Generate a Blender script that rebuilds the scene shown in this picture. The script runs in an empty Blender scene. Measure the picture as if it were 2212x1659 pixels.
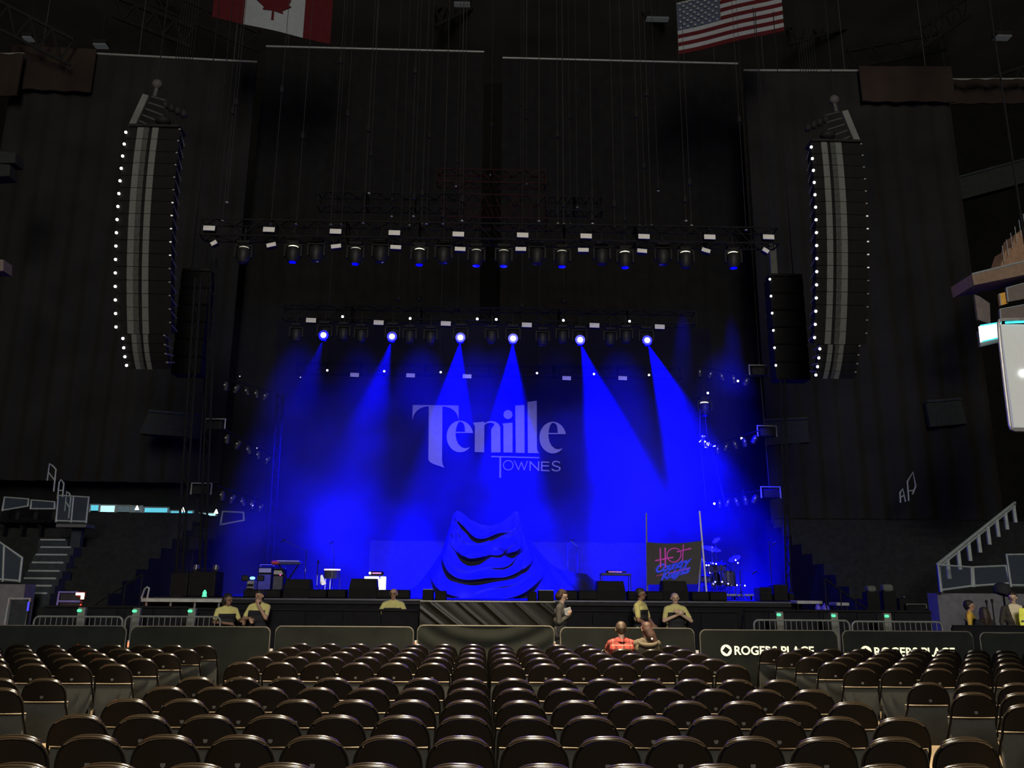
import bpy, bmesh, math, random
import numpy as np
from mathutils import Vector, Matrix, Euler
random.seed(7)
PI = math.pi
S = bpy.context.scene
COL = S.collection

# ------------------------------------------------------------------ camera
W, H, FPX = 2212.0, 1659.0, 1800.0
CAM = Vector((0.0, 0.0, 1.87))
YAW, PITCH, ROLL = 0.028, math.atan(0.242), 0.0078
_f = Vector((math.sin(YAW)*math.cos(PITCH), math.cos(YAW)*math.cos(PITCH), math.sin(PITCH)))
_r0 = Vector((math.cos(YAW), -math.sin(YAW), 0))
_u0 = _r0.cross(_f)
_r = _r0*math.cos(ROLL) + _u0*math.sin(ROLL)
_u = _u0*math.cos(ROLL) - _r0*math.sin(ROLL)
cam = bpy.data.cameras.new('camera'); cam_o = bpy.data.objects.new('camera', cam); COL.objects.link(cam_o)
cam.sensor_width = 36.0; cam.lens = 36.0*FPX/W; cam.clip_end = 400
cam_o.matrix_world = Matrix(((_r.x, _u.x, -_f.x, CAM.x), (_r.y, _u.y, -_f.y, CAM.y), (_r.z, _u.z, -_f.z, CAM.z), (0, 0, 0, 1)))
S.camera = cam_o

# ------------------------------------------------------------------ world, house lights, exposure
S.view_settings.view_transform = 'Standard'; S.view_settings.look = 'None'
S.view_settings.gamma = 1.0; S.view_settings.exposure = 0.0; S.view_settings.use_curve_mapping = False
wd = bpy.data.worlds.new('world'); S.world = wd; wd.use_nodes = True
wd.node_tree.nodes['Background'].inputs[0].default_value = (1.0, 0.93, 0.85, 1)
wd.node_tree.nodes['Background'].inputs[1].default_value = 0.0045

def area(name, loc, target, size, power, color):
    l = bpy.data.lights.new(name, 'AREA'); l.shape = 'DISK'; l.size = size; l.energy = power; l.color = color
    o = bpy.data.objects.new(name, l); COL.objects.link(o); o.location = loc
    o.rotation_euler = (Vector(target)-Vector(loc)).to_track_quat('-Z', 'Y').to_euler()
    return o
# the arena's house lights: a cluster far behind the seats, and one warm lamp bank under the roof over the floor seats
area('house_light_bank', (4, -34, 24), (0, 22, 5), 16.0, 8300, (1.0, 0.95, 0.86))
def spot(name, loc, target, deg, power, color, blend=0.35, rad=0.06):
    l = bpy.data.lights.new(name, 'SPOT'); l.spot_size = math.radians(deg); l.spot_blend = blend
    l.energy = power; l.color = color; l.shadow_soft_size = rad
    o = bpy.data.objects.new(name, l); COL.objects.link(o); o.location = loc
    o.rotation_euler = (Vector(target)-Vector(loc)).to_track_quat('-Z', 'Y').to_euler()
    return o

area('roof_fill_light', (0, -24, 14), (0, 14, 36), 10.0, 6000, (1.0, 0.93, 0.82))  # added unseen fill that lifts the dark roof and upper curtains
spot('house_downlight', (0.4, 9.0, 24), (0.1, 8.5, 0), 48, 230000, (1.0, 0.77, 0.48), 1.0, 0.6)
# ------------------------------------------------------------------ helpers
def ray(px, py):
    return _r*((px-W/2)/FPX) - _u*((py-H/2)/FPX) + _f
def at(px, py, Y):                    # the point at depth Y that the photograph shows at this pixel
    d = ray(px, py); return CAM + d*((Y-CAM.y)/d.y)
def at_z(px, py, z):
    d = ray(px, py); return CAM + d*((z-CAM.z)/d.z)

MATS = {}
def mat(name, col, rough=0.6, metal=0.0, spec=0.5, var=0.18, scale=6.0, bump=0.0, emit=None, estr=0.0, sheen=0.0):
    if name in MATS: return MATS[name]
    m = bpy.data.materials.new(name); m.use_nodes = True
    nt = m.node_tree; b = nt.nodes['Principled BSDF']
    b.inputs['Roughness'].default_value = rough; b.inputs['Metallic'].default_value = metal
    b.inputs['Specular IOR Level'].default_value = spec
    tc = nt.nodes.new('ShaderNodeTexCoord'); nz = nt.nodes.new('ShaderNodeTexNoise')
    nz.inputs['Scale'].default_value = scale; nz.inputs['Detail'].default_value = 3
    nt.links.new(tc.outputs['Object'], nz.inputs['Vector'])
    cr = nt.nodes.new('ShaderNodeValToRGB')
    c = Vector(col[:3])
    cr.color_ramp.elements[0].position = 0.3; cr.color_ramp.elements[1].position = 0.7
    cr.color_ramp.elements[0].color = (*(c*(1-var)), 1); cr.color_ramp.elements[1].color = (*(c*(1+var)), 1)
    nt.links.new(nz.outputs['Fac'], cr.inputs['Fac']); nt.links.new(cr.outputs['Color'], b.inputs['Base Color'])
    if bump:
        bp = nt.nodes.new('ShaderNodeBump'); bp.inputs['Strength'].default_value = bump; bp.inputs['Distance'].default_value = 0.02
        nz2 = nt.nodes.new('ShaderNodeTexNoise'); nz2.inputs['Scale'].default_value = scale*6
        nt.links.new(tc.outputs['Object'], nz2.inputs['Vector'])
        nt.links.new(nz2.outputs['Fac'], bp.inputs['Height']); nt.links.new(bp.outputs['Normal'], b.inputs['Normal'])
    if emit:
        b.inputs['Emission Color'].default_value = (*emit, 1); b.inputs['Emission Strength'].default_value = estr
    if sheen: b.inputs['Sheen Weight'].default_value = sheen
    MATS[name] = m
    return m

class MB:
    def __init__(s): s.v = []; s.f = []; s.mi = []
    def add(s, vs, fs, mi=0):
        n = len(s.v); s.v += [tuple(v) for v in vs]; s.f += [tuple(i+n for i in f) for f in fs]; s.mi += [mi]*len(fs); return s
    def box(s, c, d, rot=None, mi=0):
        hx, hy, hz = d[0]/2, d[1]/2, d[2]/2
        vs = [Vector((x*hx, y*hy, z*hz)) for x in (-1, 1) for y in (-1, 1) for z in (-1, 1)]
        if rot is not None:
            R = rot if isinstance(rot, Matrix) else Euler(rot).to_matrix()
            vs = [R @ v for v in vs]
        c = Vector(c); vs = [v+c for v in vs]
        return s.add(vs, [(0, 1, 3, 2), (4, 6, 7, 5), (0, 4, 5, 1), (2, 3, 7, 6), (0, 2, 6, 4), (1, 5, 7, 3)], mi)
    def bbox(s, c, d, b=0.02, mi=0):        # box with chamfered upright and level edges
        hx, hy, hz = d[0]/2, d[1]/2, d[2]/2; b = min(b, hx*.9, hy*.9, hz*.9)
        vs = []
        for (z, k) in ((-hz, 1), (-hz+b, 0), (hz-b, 0), (hz, 1)):
            x, y = hx-k*b, hy-k*b; q = b*0.7
            for (a, e) in ((x-q, y), (-x+q, y), (-x, y-q), (-x, -y+q), (-x+q, -y), (x-q, -y), (x, -y+q), (x, y-q)):
                vs.append((c[0]+a, c[1]+e, c[2]+z))
        fs = [tuple(range(7, -1, -1)), tuple(range(24, 32))]
        for r in range(3):
            for i in range(8): fs.append((r*8+i, r*8+(i+1) % 8, r*8+8+(i+1) % 8, r*8+8+i))
        return s.add(vs, fs, mi)
    def tube(s, pts, r, n=6, cap=True, mi=0):
        pts = [Vector(p) for p in pts]; rs = r if isinstance(r, (list, tuple)) else [r]*len(pts)
        rings = []; prev = None
        for i, p in enumerate(pts):
            if i == 0: t = pts[1]-p
            elif i == len(pts)-1: t = p-pts[i-1]
            else: t = (pts[i+1]-p).normalized()+(p-pts[i-1]).normalized()
            t = t.normalized() if t.length > 1e-9 else Vector((0, 0, 1))
            if prev is None:
                a = Vector((0, 0, 1)) if abs(t.z) < .9 else Vector((1, 0, 0))
                x = t.cross(a).normalized()
            else:
                x = prev-t*prev.dot(t); x = x.normalized() if x.length > 1e-6 else t.orthogonal().normalized()
            prev = x; y = t.cross(x)
            rings.append([p+(x*math.cos(2*PI*k/n)+y*math.sin(2*PI*k/n))*rs[i] for k in range(n)])
        vs = [v for rg in rings for v in rg]; fs = []
        for i in range(len(rings)-1):
            for k in range(n): fs.append((i*n+k, i*n+(k+1) % n, (i+1)*n+(k+1) % n, (i+1)*n+k))
        if cap: fs += [tuple(range(n-1, -1, -1)), tuple(range((len(rings)-1)*n, len(rings)*n))]
        return s.add(vs, fs, mi)
    def lathe(s, prof, n=12, M=None, mi=0):    # prof: (radius, z)
        vs = []; fs = []
        for (r, z) in prof:
            for k in range(n): vs.append(Vector((r*math.cos(2*PI*k/n), r*math.sin(2*PI*k/n), z)))
        if M is not None: vs = [M @ v for v in vs]
        for i in range(len(prof)-1):
            for k in range(n): fs.append((i*n+k, i*n+(k+1) % n, (i+1)*n+(k+1) % n, (i+1)*n+k))
        fs += [tuple(range(n-1, -1, -1)), tuple(range((len(prof)-1)*n, len(prof)*n))]
        return s.add(vs, fs, mi)
    def ball(s, c, r, n=8, m=6, mi=0):
        r = r if isinstance(r, (tuple, list, Vector)) else (r, r, r)
        prof = [(max(1e-4, math.sin(PI*i/m)), -math.cos(PI*i/m)) for i in range(m+1)]
        return s.lathe(prof, n, Matrix.Translation(c) @ Matrix.Diagonal((*r, 1)), mi)
    def prism(s, pts, t, M=None, mi=0):       # outline in x,z extruded along y by t
        n = len(pts)
        vs = [Vector((p[0], 0, p[1])) for p in pts]+[Vector((p[0], t, p[1])) for p in pts]
        if M is not None: vs = [M @ v for v in vs]
        fs = [tuple(range(n)), tuple(range(2*n-1, n-1, -1))]+[(i, i+n, (i+1) % n+n, (i+1) % n) for i in range(n)]
        return s.add(vs, fs, mi)
    def grid(s, P, mi=0, close=False):         # P[i][j]
        n, m = len(P), len(P[0]); vs = [p for r in P for p in r]
        return s.add(vs, [(i*m+j, i*m+j+1, (i+1)*m+j+1, (i+1)*m+j) for i in range(n-1) for j in range(m-1)], mi)
    def mesh(s, name, m, smooth=False):
        me = bpy.data.meshes.new(name); me.from_pydata(s.v, [], s.f)
        ms = m if isinstance(m, (list, tuple)) else [m]
        for x in ms: me.materials.append(x)
        if len(ms) > 1: me.polygons.foreach_set('material_index', s.mi)
        bm = bmesh.new(); bm.from_mesh(me); bmesh.ops.recalc_face_normals(bm, faces=bm.faces); bm.to_mesh(me); bm.free()
        if smooth:
            me.polygons.foreach_set('use_smooth', [True]*len(me.polygons))
            if smooth != 'all':
                try: me.set_sharp_from_angle(angle=math.radians(40))
                except Exception: pass
        me.update(); return me
    def build(s, name, m, parent=None, smooth=False, loc=None):
        return link(name, s.mesh(name, m, smooth), parent, loc)

def link(name, me, parent=None, loc=None, rot=None):
    o = bpy.data.objects.new(name, me); COL.objects.link(o)
    if parent is not None: o.parent = parent
    if loc is not None: o.location = loc
    if rot is not None: o.rotation_euler = rot
    return o
def tag(o, label=None, cat=None, group=None, kind=None):
    if label: o['label'] = label
    if cat: o['category'] = cat
    if group: o['group'] = group
    if kind: o['kind'] = kind
    return o
def thing(name, label, cat, loc=(0, 0, 0), rz=0.0, group=None, rot=None):
    o = bpy.data.objects.new(name, None); COL.objects.link(o); o.empty_display_size = 0.1
    o.location = loc; o.rotation_euler = rot if rot is not None else (0, 0, rz)
    return tag(o, label, cat, group)
def copy_tree(o, parent=None):
    c = o.copy(); COL.objects.link(c); c.parent = parent
    for ch in list(o.children): copy_tree(ch, c)
    return c
ORD = ['zeroth', 'first', 'second', 'third', 'fourth', 'fifth', 'sixth', 'seventh', 'eighth', 'ninth', 'tenth', 'eleventh', 'twelfth',
       'thirteenth', 'fourteenth', 'fifteenth', 'sixteenth', 'seventeenth', 'eighteenth', 'nineteenth', 'twentieth'] + \
      ['twenty-'+w for w in ('first', 'second', 'third', 'fourth', 'fifth', 'sixth', 'seventh', 'eighth', 'ninth')] + \
      ['thirtieth'] + ['thirty-'+w for w in ('first', 'second', 'third', 'fourth', 'fifth', 'sixth', 'seventh', 'eighth', 'ninth')] + \
      ['fortieth'] + ['forty-'+w for w in ('first', 'second', 'third', 'fourth', 'fifth', 'sixth', 'seventh', 'eighth', 'ninth')]
def fnt(txt, size=1.0, offset=0.0, shear=0.0, extrude=0.0, space=1.0):   # lettering as a mesh in the x,y plane
    c = bpy.data.curves.new('lettering', 'FONT'); c.body = txt; c.size = size; c.offset = offset; c.shear = shear
    c.extrude = extrude; c.space_character = space; c.align_x = 'LEFT'; c.resolution_u = 4
    o = bpy.data.objects.new('lettering', c); COL.objects.link(o)
    me = bpy.data.meshes.new_from_object(o.evaluated_get(bpy.context.evaluated_depsgraph_get()))
    bpy.data.objects.remove(o); return me
def curve_fill(splines, extrude=0.01):        # closed 2-D outlines (holes allowed) -> mesh in the x,y plane
    c = bpy.data.curves.new('outline', 'CURVE'); c.dimensions = '2D'; c.fill_mode = 'BOTH'; c.extrude = extrude
    for sp in splines:
        k = c.splines.new('POLY'); k.points.add(len(sp)-1); k.use_cyclic_u = True
        for i, p in enumerate(sp): k.points[i].co = (p[0], p[1], 0, 1)
    o = bpy.data.objects.new('outline', c); COL.objects.link(o)
    me = bpy.data.meshes.new_from_object(o.evaluated_get(bpy.context.evaluated_depsgraph_get()))
    bpy.data.objects.remove(o); return me
def smooth_closed(pts, n=4):
    out = []
    for i in range(len(pts)):
        p0, p1, p2, p3 = [Vector(pts[(i+k) % len(pts)]) for k in (-1, 0, 1, 2)]
        for j in range(n):
            t = j/n
            out.append(0.5*((2*p1)+(p2-p0)*t+(2*p0-5*p1+4*p2-p3)*t*t+(3*p1-p0-3*p2+p3)*t**3))
    return [tuple(p) for p in out]
def wb(mb, name, m, parent=None, smooth=False):   # build from world coordinates under an unrotated parent
    o = Vector((0, 0, 0)); p = parent
    while p is not None: o += p.location; p = p.parent
    if o.length > 0: mb.v = [(v[0]-o.x, v[1]-o.y, v[2]-o.z) for v in mb.v]
    return mb.build(name, m, parent, smooth)
# ================================================================== the setting
M_floor = mat('floor_covering', (0.095, 0.075, 0.05), 0.6, var=0.25, scale=0.8, bump=0.05)
M_black = mat('black_velour', (0.0098, 0.0095, 0.009), 0.95, spec=0.15, var=0.2, scale=2)
M_drape = mat('charcoal_drape', (0.0165, 0.016, 0.015), 0.95, spec=0.1, var=0.25, scale=0.5)
M_brown = mat('brown_valance', (0.026, 0.018, 0.0145), 0.95, spec=0.1, var=0.3, scale=0.5)
M_deck = mat('black_stage_deck', (0.016, 0.016, 0.019), 0.55, spec=.15, var=0.2, scale=3)
M_skirt = mat('black_stage_skirt', (0.011, 0.011, 0.014), 0.9, spec=0.15)
M_conc = mat('grey_concrete', (0.10, 0.105, 0.10), 0.85, spec=.15, var=0.2, scale=1.5, bump=0.1)
M_steel = mat('grey_steel', (0.22, 0.23, 0.22), 0.5, metal=0.2, var=0.12)
M_rail = mat('pale_railing_paint', (0.30, 0.34, 0.34), 0.5, var=0.12)
M_alu = mat('aluminium', (0.32, 0.32, 0.32), 0.4, metal=0.7, var=0.15)
M_dkmetal = mat('dark_metal', (0.012, 0.012, 0.013), 0.65, spec=.12, var=0.2)
M_plastic = mat('black_plastic', (0.008, 0.008, 0.009), 0.65, spec=.12, var=0.2)
M_white = mat('white_paint', (0.72, 0.72, 0.70), 0.5, var=0.06)
M_roof = mat('dark_roof', (0.060, 0.058, 0.052), 0.9, var=0.3, scale=0.3)

DECK = 1.55
SX0, SX1, SY0, SY1 = -7.9, 7.4, 20.0, 29.6        # stage
def struct(o): o['kind'] = 'structure'; return o
struct(MB().box((0, 22, -0.05), (70, 70, 0.1)).build('floor', M_floor))

def pleated(P0, P1, ztop, zbot, pitch, amp, rnd, thick=0.04):
    """hanging pleated cloth from P0 to P1 (x,y pairs): front and back sheets closed into one body"""
    P0, P1 = Vector(P0), Vector(P1); L = (P1-P0).length; d = (P1-P0)/L; n = Vector((d.y, -d.x))
    m = int(L/pitch*6); R = random.Random(rnd)
    ph = [R.uniform(-.9, .9) for _ in range(m//6+3)]
    rows = [ztop, ztop-0.5, ztop-(ztop-zbot)*.35, ztop-(ztop-zbot)*.7, zbot]
    sheets = []
    for off in (thick, -thick):
        G = []
        for k, z in enumerate(rows):
            r = []
            for i in range(m+1):
                s = L*i/m; a = amp*(0.35 if k == 0 else 0.7+0.12*k)
                q = a*math.sin(s/pitch*2*PI+ph[int(i/6)]*.5+0.25*k*math.sin(s*.7+rnd))+a*.5*math.sin(s/pitch*2.3+rnd)
                p = P0+d*s+n*(q+off); r.append((p.x, p.y, z))
            G.append(r)
        sheets.append(G)
    mb = MB(); mb.grid(sheets[0]); mb.grid(sheets[1])
    for k in (0, len(rows)-1): mb.grid([sheets[0][k], sheets[1][k]])
    for j in (0, m): mb.grid([[g[j] for g in sheets[0]], [g[j] for g in sheets[1]]])
    return mb

# back and side drapes: the big black curtains that close the arena behind the stage
def drape(name, label, P0, P1, ztop, zbot, rnd, brown=None):
    mx, my = (P0[0]+P1[0])/2, (P0[1]+P1[1])/2
    t = thing(name, label, 'curtain', (mx, my, zbot))
    wb(pleated(P0, P1, ztop-.1, zbot, 0.8, 0.07, rnd), 'curtain_cloth', M_black if name == 'back_curtain' else M_drape, t, 'all')
    a, b = Vector((*P0, ztop)), Vector((*P1, ztop))
    wb(MB().tube([a, b], 0.05, 8), 'pipe_batten', M_steel, t, True)
    for w_ in (.1, .5, .9): wb(MB().tube([a.lerp(b, w_), a.lerp(b, w_)+Vector((0, 0, 36-ztop))], .012, 4), 'hanger_wire', M_roof, t)
    if brown:
        q0, q1 = Vector(brown[0]), Vector(brown[1]); dd = (q1-q0).normalized(); nn = Vector((dd.y, -dd.x))*.35
        wb(pleated(q0+nn, q1+nn, ztop-.05, brown[2], 0.9, 0.03, rnd+3), 'valance', M_brown, t, 'all')
    return t
pL0, pL1 = at(38, 107, 31.4), at(556, 134, 32.2)
zc = 24.0
pL0, pL1 = at_z(38, 107, zc), at_z(556, 134, zc)
drape('side_curtain', 'tall dark curtain hanging behind the left line array', pL0.xy, pL1.xy, zc, 5.6, 3,
      brown=(pL0.xy, pL0.xy.lerp(pL1.xy, .34), 21.9))
pR0, pR1 = at_z(1606, 152, zc-.9), at_z(2044, 153, zc-.9)
drape('side_curtain', 'tall dark curtain hanging behind the right line array', pR0.xy, pR1.xy, zc-.9, 4.35, 5,
      brown=(pR0.xy.lerp(pR1.xy, .55), pR1.xy, zc-2.6))
pC0, pC1 = at(575, 100, 35.0), at(1592, 107, 35.0)
cm = at(1046, 103, 35.0); cm2 = at(1086, 104, 35)
drape('back_curtain', 'black back curtain left of the gap high above the stage', pC0.xy, cm.xy, pC0.z, 0.0, 8)
drape('back_curtain', 'black back curtain right of the gap high above the stage', cm2.xy, pC1.xy, pC0.z-.3, 0.0, 9)
# outer brown valances that run out of the picture on both sides
for lab, a, b, h in (('short brown valance in the top left corner', (-60, 118), (52, 116), 3.2), ('brown valance running off the right edge', (2046, 172), (2290, 170), 1.9)):
    A, B = at_z(*a, zc-.8), at_z(*b, zc-.8)
    t = thing('valance', lab, 'valance', ((A.x+B.x)/2, (A.y+B.y)/2, zc-h))
    wb(pleated(A.xy, B.xy, zc-.8, zc-.8-h*.62, 0.9, 0.03, 4), 'valance_cloth', M_brown, t, 'all')
    wb(MB().tube([A, B], .05, 8), 'pipe_batten', M_steel, t, True)

# arena shell far behind everything
struct(MB().box((0, 52, 16), (110, 0.6, 40)).build('wall_back', M_black))
struct(MB().box((-40, 25, 16), (0.6, 60, 40)).build('wall_left', M_roof))
struct(MB().box((40, 25, 16), (0.6, 60, 40)).build('wall_right', M_roof))
struct(MB().box((0, 30, 36.2), (110, 60, 0.4)).build('ceiling', M_roof))
# roof steel seen along the top edge
M_beam = mat('roof_steel', (0.016, 0.016, 0.015), 0.9, spec=.1)
k = 0
for (a, b, r) in (((-30, -12, 30), (160, 86, 31), .08), ((250, -8, 40), (420, 60, 40), .16), ((560, 70, 42), (330, -30, 42), .13),
                  ((1990, 60, 40), (2090, -6, 40), .13), ((2120, 175, 34), (2280, 120, 34), .08), ((1700, 60, 45), (1880, 10, 45), .13),
                  ((1830, 110, 44), (2040, 70, 44), .12), ((1380, -14, 44), (1440, 10, 44), .18), ((940, 20, 44), (1040, -30, 44), .16)):
    A, B = at(a[0], a[1], a[2]), at(b[0], b[1], b[2]); k += 1
    t = thing('roof_beam', '%s steel roof beam counted from the left along the top edge' % ORD[k], 'beam', tuple((A+B)/2), group='roof steel')
    wb(MB().tube([A, B], r, 6), 'top_chord', M_beam, t, True)
    wb(MB().tube([A-Vector((0, 0, 1.2)), B-Vector((0, 0, 1.2))], r*.8, 6), 'bottom_chord', M_beam, t, True)
    mb = MB(); n = 8
    for i in range(n):
        mb.tube([A.lerp(B, i/n)-Vector((0, 0, 1.2*(i % 2))), A.lerp(B, (i+1)/n)-Vector((0, 0, 1.2*((i+1) % 2)))], r*.5, 5)
    wb(mb, 'lattice', M_beam, t, True)
M_cool = mat('lit_luminaire', (0.05, 0.05, 0.05), 0.4, emit=(0.8, 0.85, 0.9), estr=0.03)
for k, (x, y, Y, w) in enumerate(((998, 10, 40, 1.0), (1420, 42, 40, 1.4), (2165, 82, 34, .8), (62, 85, 36, .5), (218, 100, 36, .7)), 1):
    p = at(x, y, Y)
    t = thing('roof_light', '%s faintly lit lamp under the dark roof counted from the left' % ORD[k], 'lamp', tuple(p), group='roof lamps')
    wb(MB().bbox((p.x, p.y, p.z+.15), (w, .5, .2), .05), 'housing', M_beam, t)
    wb(MB().bbox((p.x, p.y-.02, p.z), (w*.9, .4, .12), .04), 'lens', M_cool, t)
    wb(MB().tube([p+Vector((0, 0, .2)), p+Vector((0, 0, 3))], .03, 5), 'hanger', M_beam, t)

# ------------------------------------------------------------------ stage
t = thing('stage', 'black main stage filling the width behind the barricades', 'stage', ((SX0+SX1)/2, SY0, 0))
wb(MB().box(((SX0+SX1)/2, (SY0+SY1)/2, DECK-.06), (SX1-SX0, SY1-SY0, .12)), 'deck', M_deck, t)
mb = MB()
n = 120; G = []
for zz, o in ((DECK-.12, 0), (0.7, .02), (0.0, .035)):
    G.append([(SX0+(SX1-SX0)*i/n, SY0+.06+o*math.sin(i*2.1)-o*.5, zz) for i in range(n+1)])
mb.grid(G); wb(mb, 'front_skirt', M_skirt, t, 'all')
wb(MB().box(((SX0+SX1)/2, SY0-.015, DECK-.02), (SX1-SX0, .03, .035)), 'edge_strip', mat('edge_strip_metal', (.12, .12, .15), .35, metal=.6), t)
for sx in (SX0+.05, SX1-.05): wb(MB().box((sx, (SY0+SY1)/2, (DECK-.12)/2), (.06, SY1-SY0-.3, DECK-.12)), 'side_panel', M_skirt, t)
for i in range(9): wb(MB().tube([(SX0+.5+i*(SX1-SX0-1)/8, SY0+1.0, 0), (SX0+.5+i*(SX1-SX0-1)/8, SY0+1.0, DECK-.12)], .03, 6), 'leg', M_steel, t)

# short runway in front of the stage, wrapped in creased black plastic
TY = 17.5; xa, xb = at(908, 1300, TY).x, at(1199, 1300, TY).x
t = thing('runway', 'short runway wrapped in creased black plastic sheet in front of the stage', 'stage', ((xa+xb)/2, TY, 0))
wb(MB().box(((xa+xb)/2, (TY+SY0)/2+.05, DECK-.06), (xb-xa-.06, SY0-TY-.12, .12)), 'deck', M_deck, t)
M_wrap = mat('creased_black_plastic', (0.0125, 0.0105, 0.0075), 0.36, spec=0.28, var=0.3, scale=3)
def crease(x, z):
    u = x*0.80+z*1.0
    f = 0
    for k, (c, w, a) in enumerate(((-.72, .05, .035), (-.42, .09, .04), (.02, .05, .03), (.32, .10, .035), (.78, .05, .028), (1.15, .09, .03), (1.65, .05, .02), (2.05, .08, .03))):
        f += a*math.exp(-((u-c-.3+0.03*math.sin(z*3+k))/(w*.62))**2)
    return f*.75+.003*math.sin(u*17)
mb = MB(); n, m = 150, 60; xm = (xa+xb)/2
mb.grid([[(xa+(xb-xa)*i/n, TY-.03-crease(xa+(xb-xa)*i/n-xm, zz), zz) for i in range(n+1)] for zz in [DECK-.015-(DECK-.02)*j/m for j in range(m+1)]])
wb(mb, 'front_wrap', M_wrap, t, 'all')
for sx, sg in ((xa, -1), (xb, 1)):
    mb = MB(); mb.grid([[(sx+sg*.02*math.sin(i*1.7+j), TY+(SY0-TY)*i/20, DECK-.02-(DECK-.03)*j/6) for i in range(21)] for j in range(7)])
    wb(mb, 'side_wrap', M_wrap, t, 'all')
wb(MB().tube([(xa, TY-.03, DECK), (xb, TY-.03, DECK)], .018, 6), 'edge_strip', M_steel, t, True)

# ------------------------------------------------------------------ stage back-drop with the printed name
BY = 29.9
b0, b1 = at(560, 1200, BY), at(1560, 1200, BY)
t = thing('backdrop', 'dark stage backdrop printed with a large two-line name', 'backdrop', ((b0.x+b1.x)/2, BY, DECK))
M_bd = mat('backdrop_cloth', (0.0065, 0.0065, 0.009), 0.95, spec=.1, var=.2, scale=1)
cloth = wb(pleated((b0.x, BY+.12), (b1.x, BY+.12), at(1057, 700, BY).z, 0.0, 3.2, 0.012, 2, thick=.02), 'cloth', M_bd, t, 'all')
M_print = mat('pale_print', (0.27, 0.27, 0.30), 0.8, var=0.06)
LO = [0]
def zp(x, y): p = at(860+x/5.53, 840+y/5.53, BY); return (p.x, p.z)
def letter(splines, sm=False):
    sp = [[zp(*q) for q in s] for s in splines]
    if sm: sp = [smooth_closed(s) for s in sp]
    me = curve_fill(sp, .006); me.materials.append(M_print)
    o = link('printed_letter', me, t, loc=(-t.location.x, BY-.03-t.location.y, -t.location.z), rot=(PI/2, 0, 0)); return o
def arc(cx, cy, rx, ry, a0, a1, n=14): return [(cx+rx*math.cos(math.radians(a0+(a1-a0)*i/n)), cy-ry*math.sin(math.radians(a0+(a1-a0)*i/n))) for i in range(n+1)]
letter([[(175, 195), (722, 200), (724, 372)] + arc(535, 372, 185, 158, 5, 88, 10)[1:] + [(530, 214), (525, 860), (533, 905), (552, 945), (500, 925), (430, 902), (388, 882), (362, 852), (368, 212)] + arc(362, 370, 185, 158, 92, 178, 10) + [(172, 368)]])
def e_at(dx, dy):
    out = arc(740, 571, 160, 189, 14, 318, 34)
    inn = [(845, 702), (805, 712), (765, 703), (725, 668), (700, 620), (689, 570), (686, 529), (897, 529)]
    hole = [(689, 516), (799, 516), (797, 465), (788, 425), (768, 402), (745, 394), (722, 402), (703, 440), (693, 480)]
    return [[(x+dx, y+dy) for x, y in out+inn], [(x+dx, y+dy) for x, y in hole]]
letter(e_at(0, 0))
letter([[(893, 407), (1030, 394), (1030, 412), (1070, 392), (1112, 386), (1160, 394), (1200, 418), (1220, 458), (1223, 760), (1112, 762), (1112, 482), (1148, 436), (1143, 414), (1105, 406), (1060, 414), (1030, 436), (1027, 760), (915, 756), (917, 446)]])
letter([[(1245, 417), (1366, 405), (1366, 762), (1258, 762), (1258, 446)]])
letter([arc(1312, 309, 54, 54, 0, 345, 22)])
letter([[(1398, 202), (1508, 194), (1510, 766), (1405, 766)]])
letter([[(1545, 160), (1655, 143), (1658, 705), (1664, 742), (1683, 770), (1550, 768)]])
letter(e_at(1107, 13))
letter([[(1112, 803), (1686, 818), (1686, 831), (1229, 820), (1229, 1064), (1209, 1064), (1211, 819), (1112, 818)]])
letter([arc(1315, 914, 63, 62, 0, 350, 28), arc(1315, 914, 52, 51, 0, 350, 28)])
letter([[(1383, 860), (1396, 860), (1437, 955), (1468, 872), (1478, 872), (1506, 955), (1538, 862), (1550, 863), (1510, 975), (1502, 975), (1472, 893), (1440, 972), (1432, 972)]])
letter([[(1570, 864), (1580, 864), (1670, 958), (1671, 866), (1686, 866), (1685, 984), (1674, 984), (1584, 890), (1582, 980), (1569, 980)]])
letter([[(1708, 868), (1806, 872), (1806, 886), (1724, 883), (1723, 913), (1800, 915), (1800, 929), (1723, 928), (1722, 968), (1808, 972), (1808, 986), (1706, 983)]])
letter([[(1925, 893), (1916, 880), (1890, 874), (1862, 880), (1853, 897), (1868, 913), (1905, 921), (1936, 937), (1941, 957), (1928, 979), (1890, 989), (1850, 982), (1828, 962), (1840, 952), (1862, 968), (1892, 974), (1917, 968), (1924, 955), (1912, 941), (1880, 933), (1848, 921), (1836, 900), (1843, 876), (1872, 860), (1905, 862), (1930, 874), (1936, 886)]])
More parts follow.
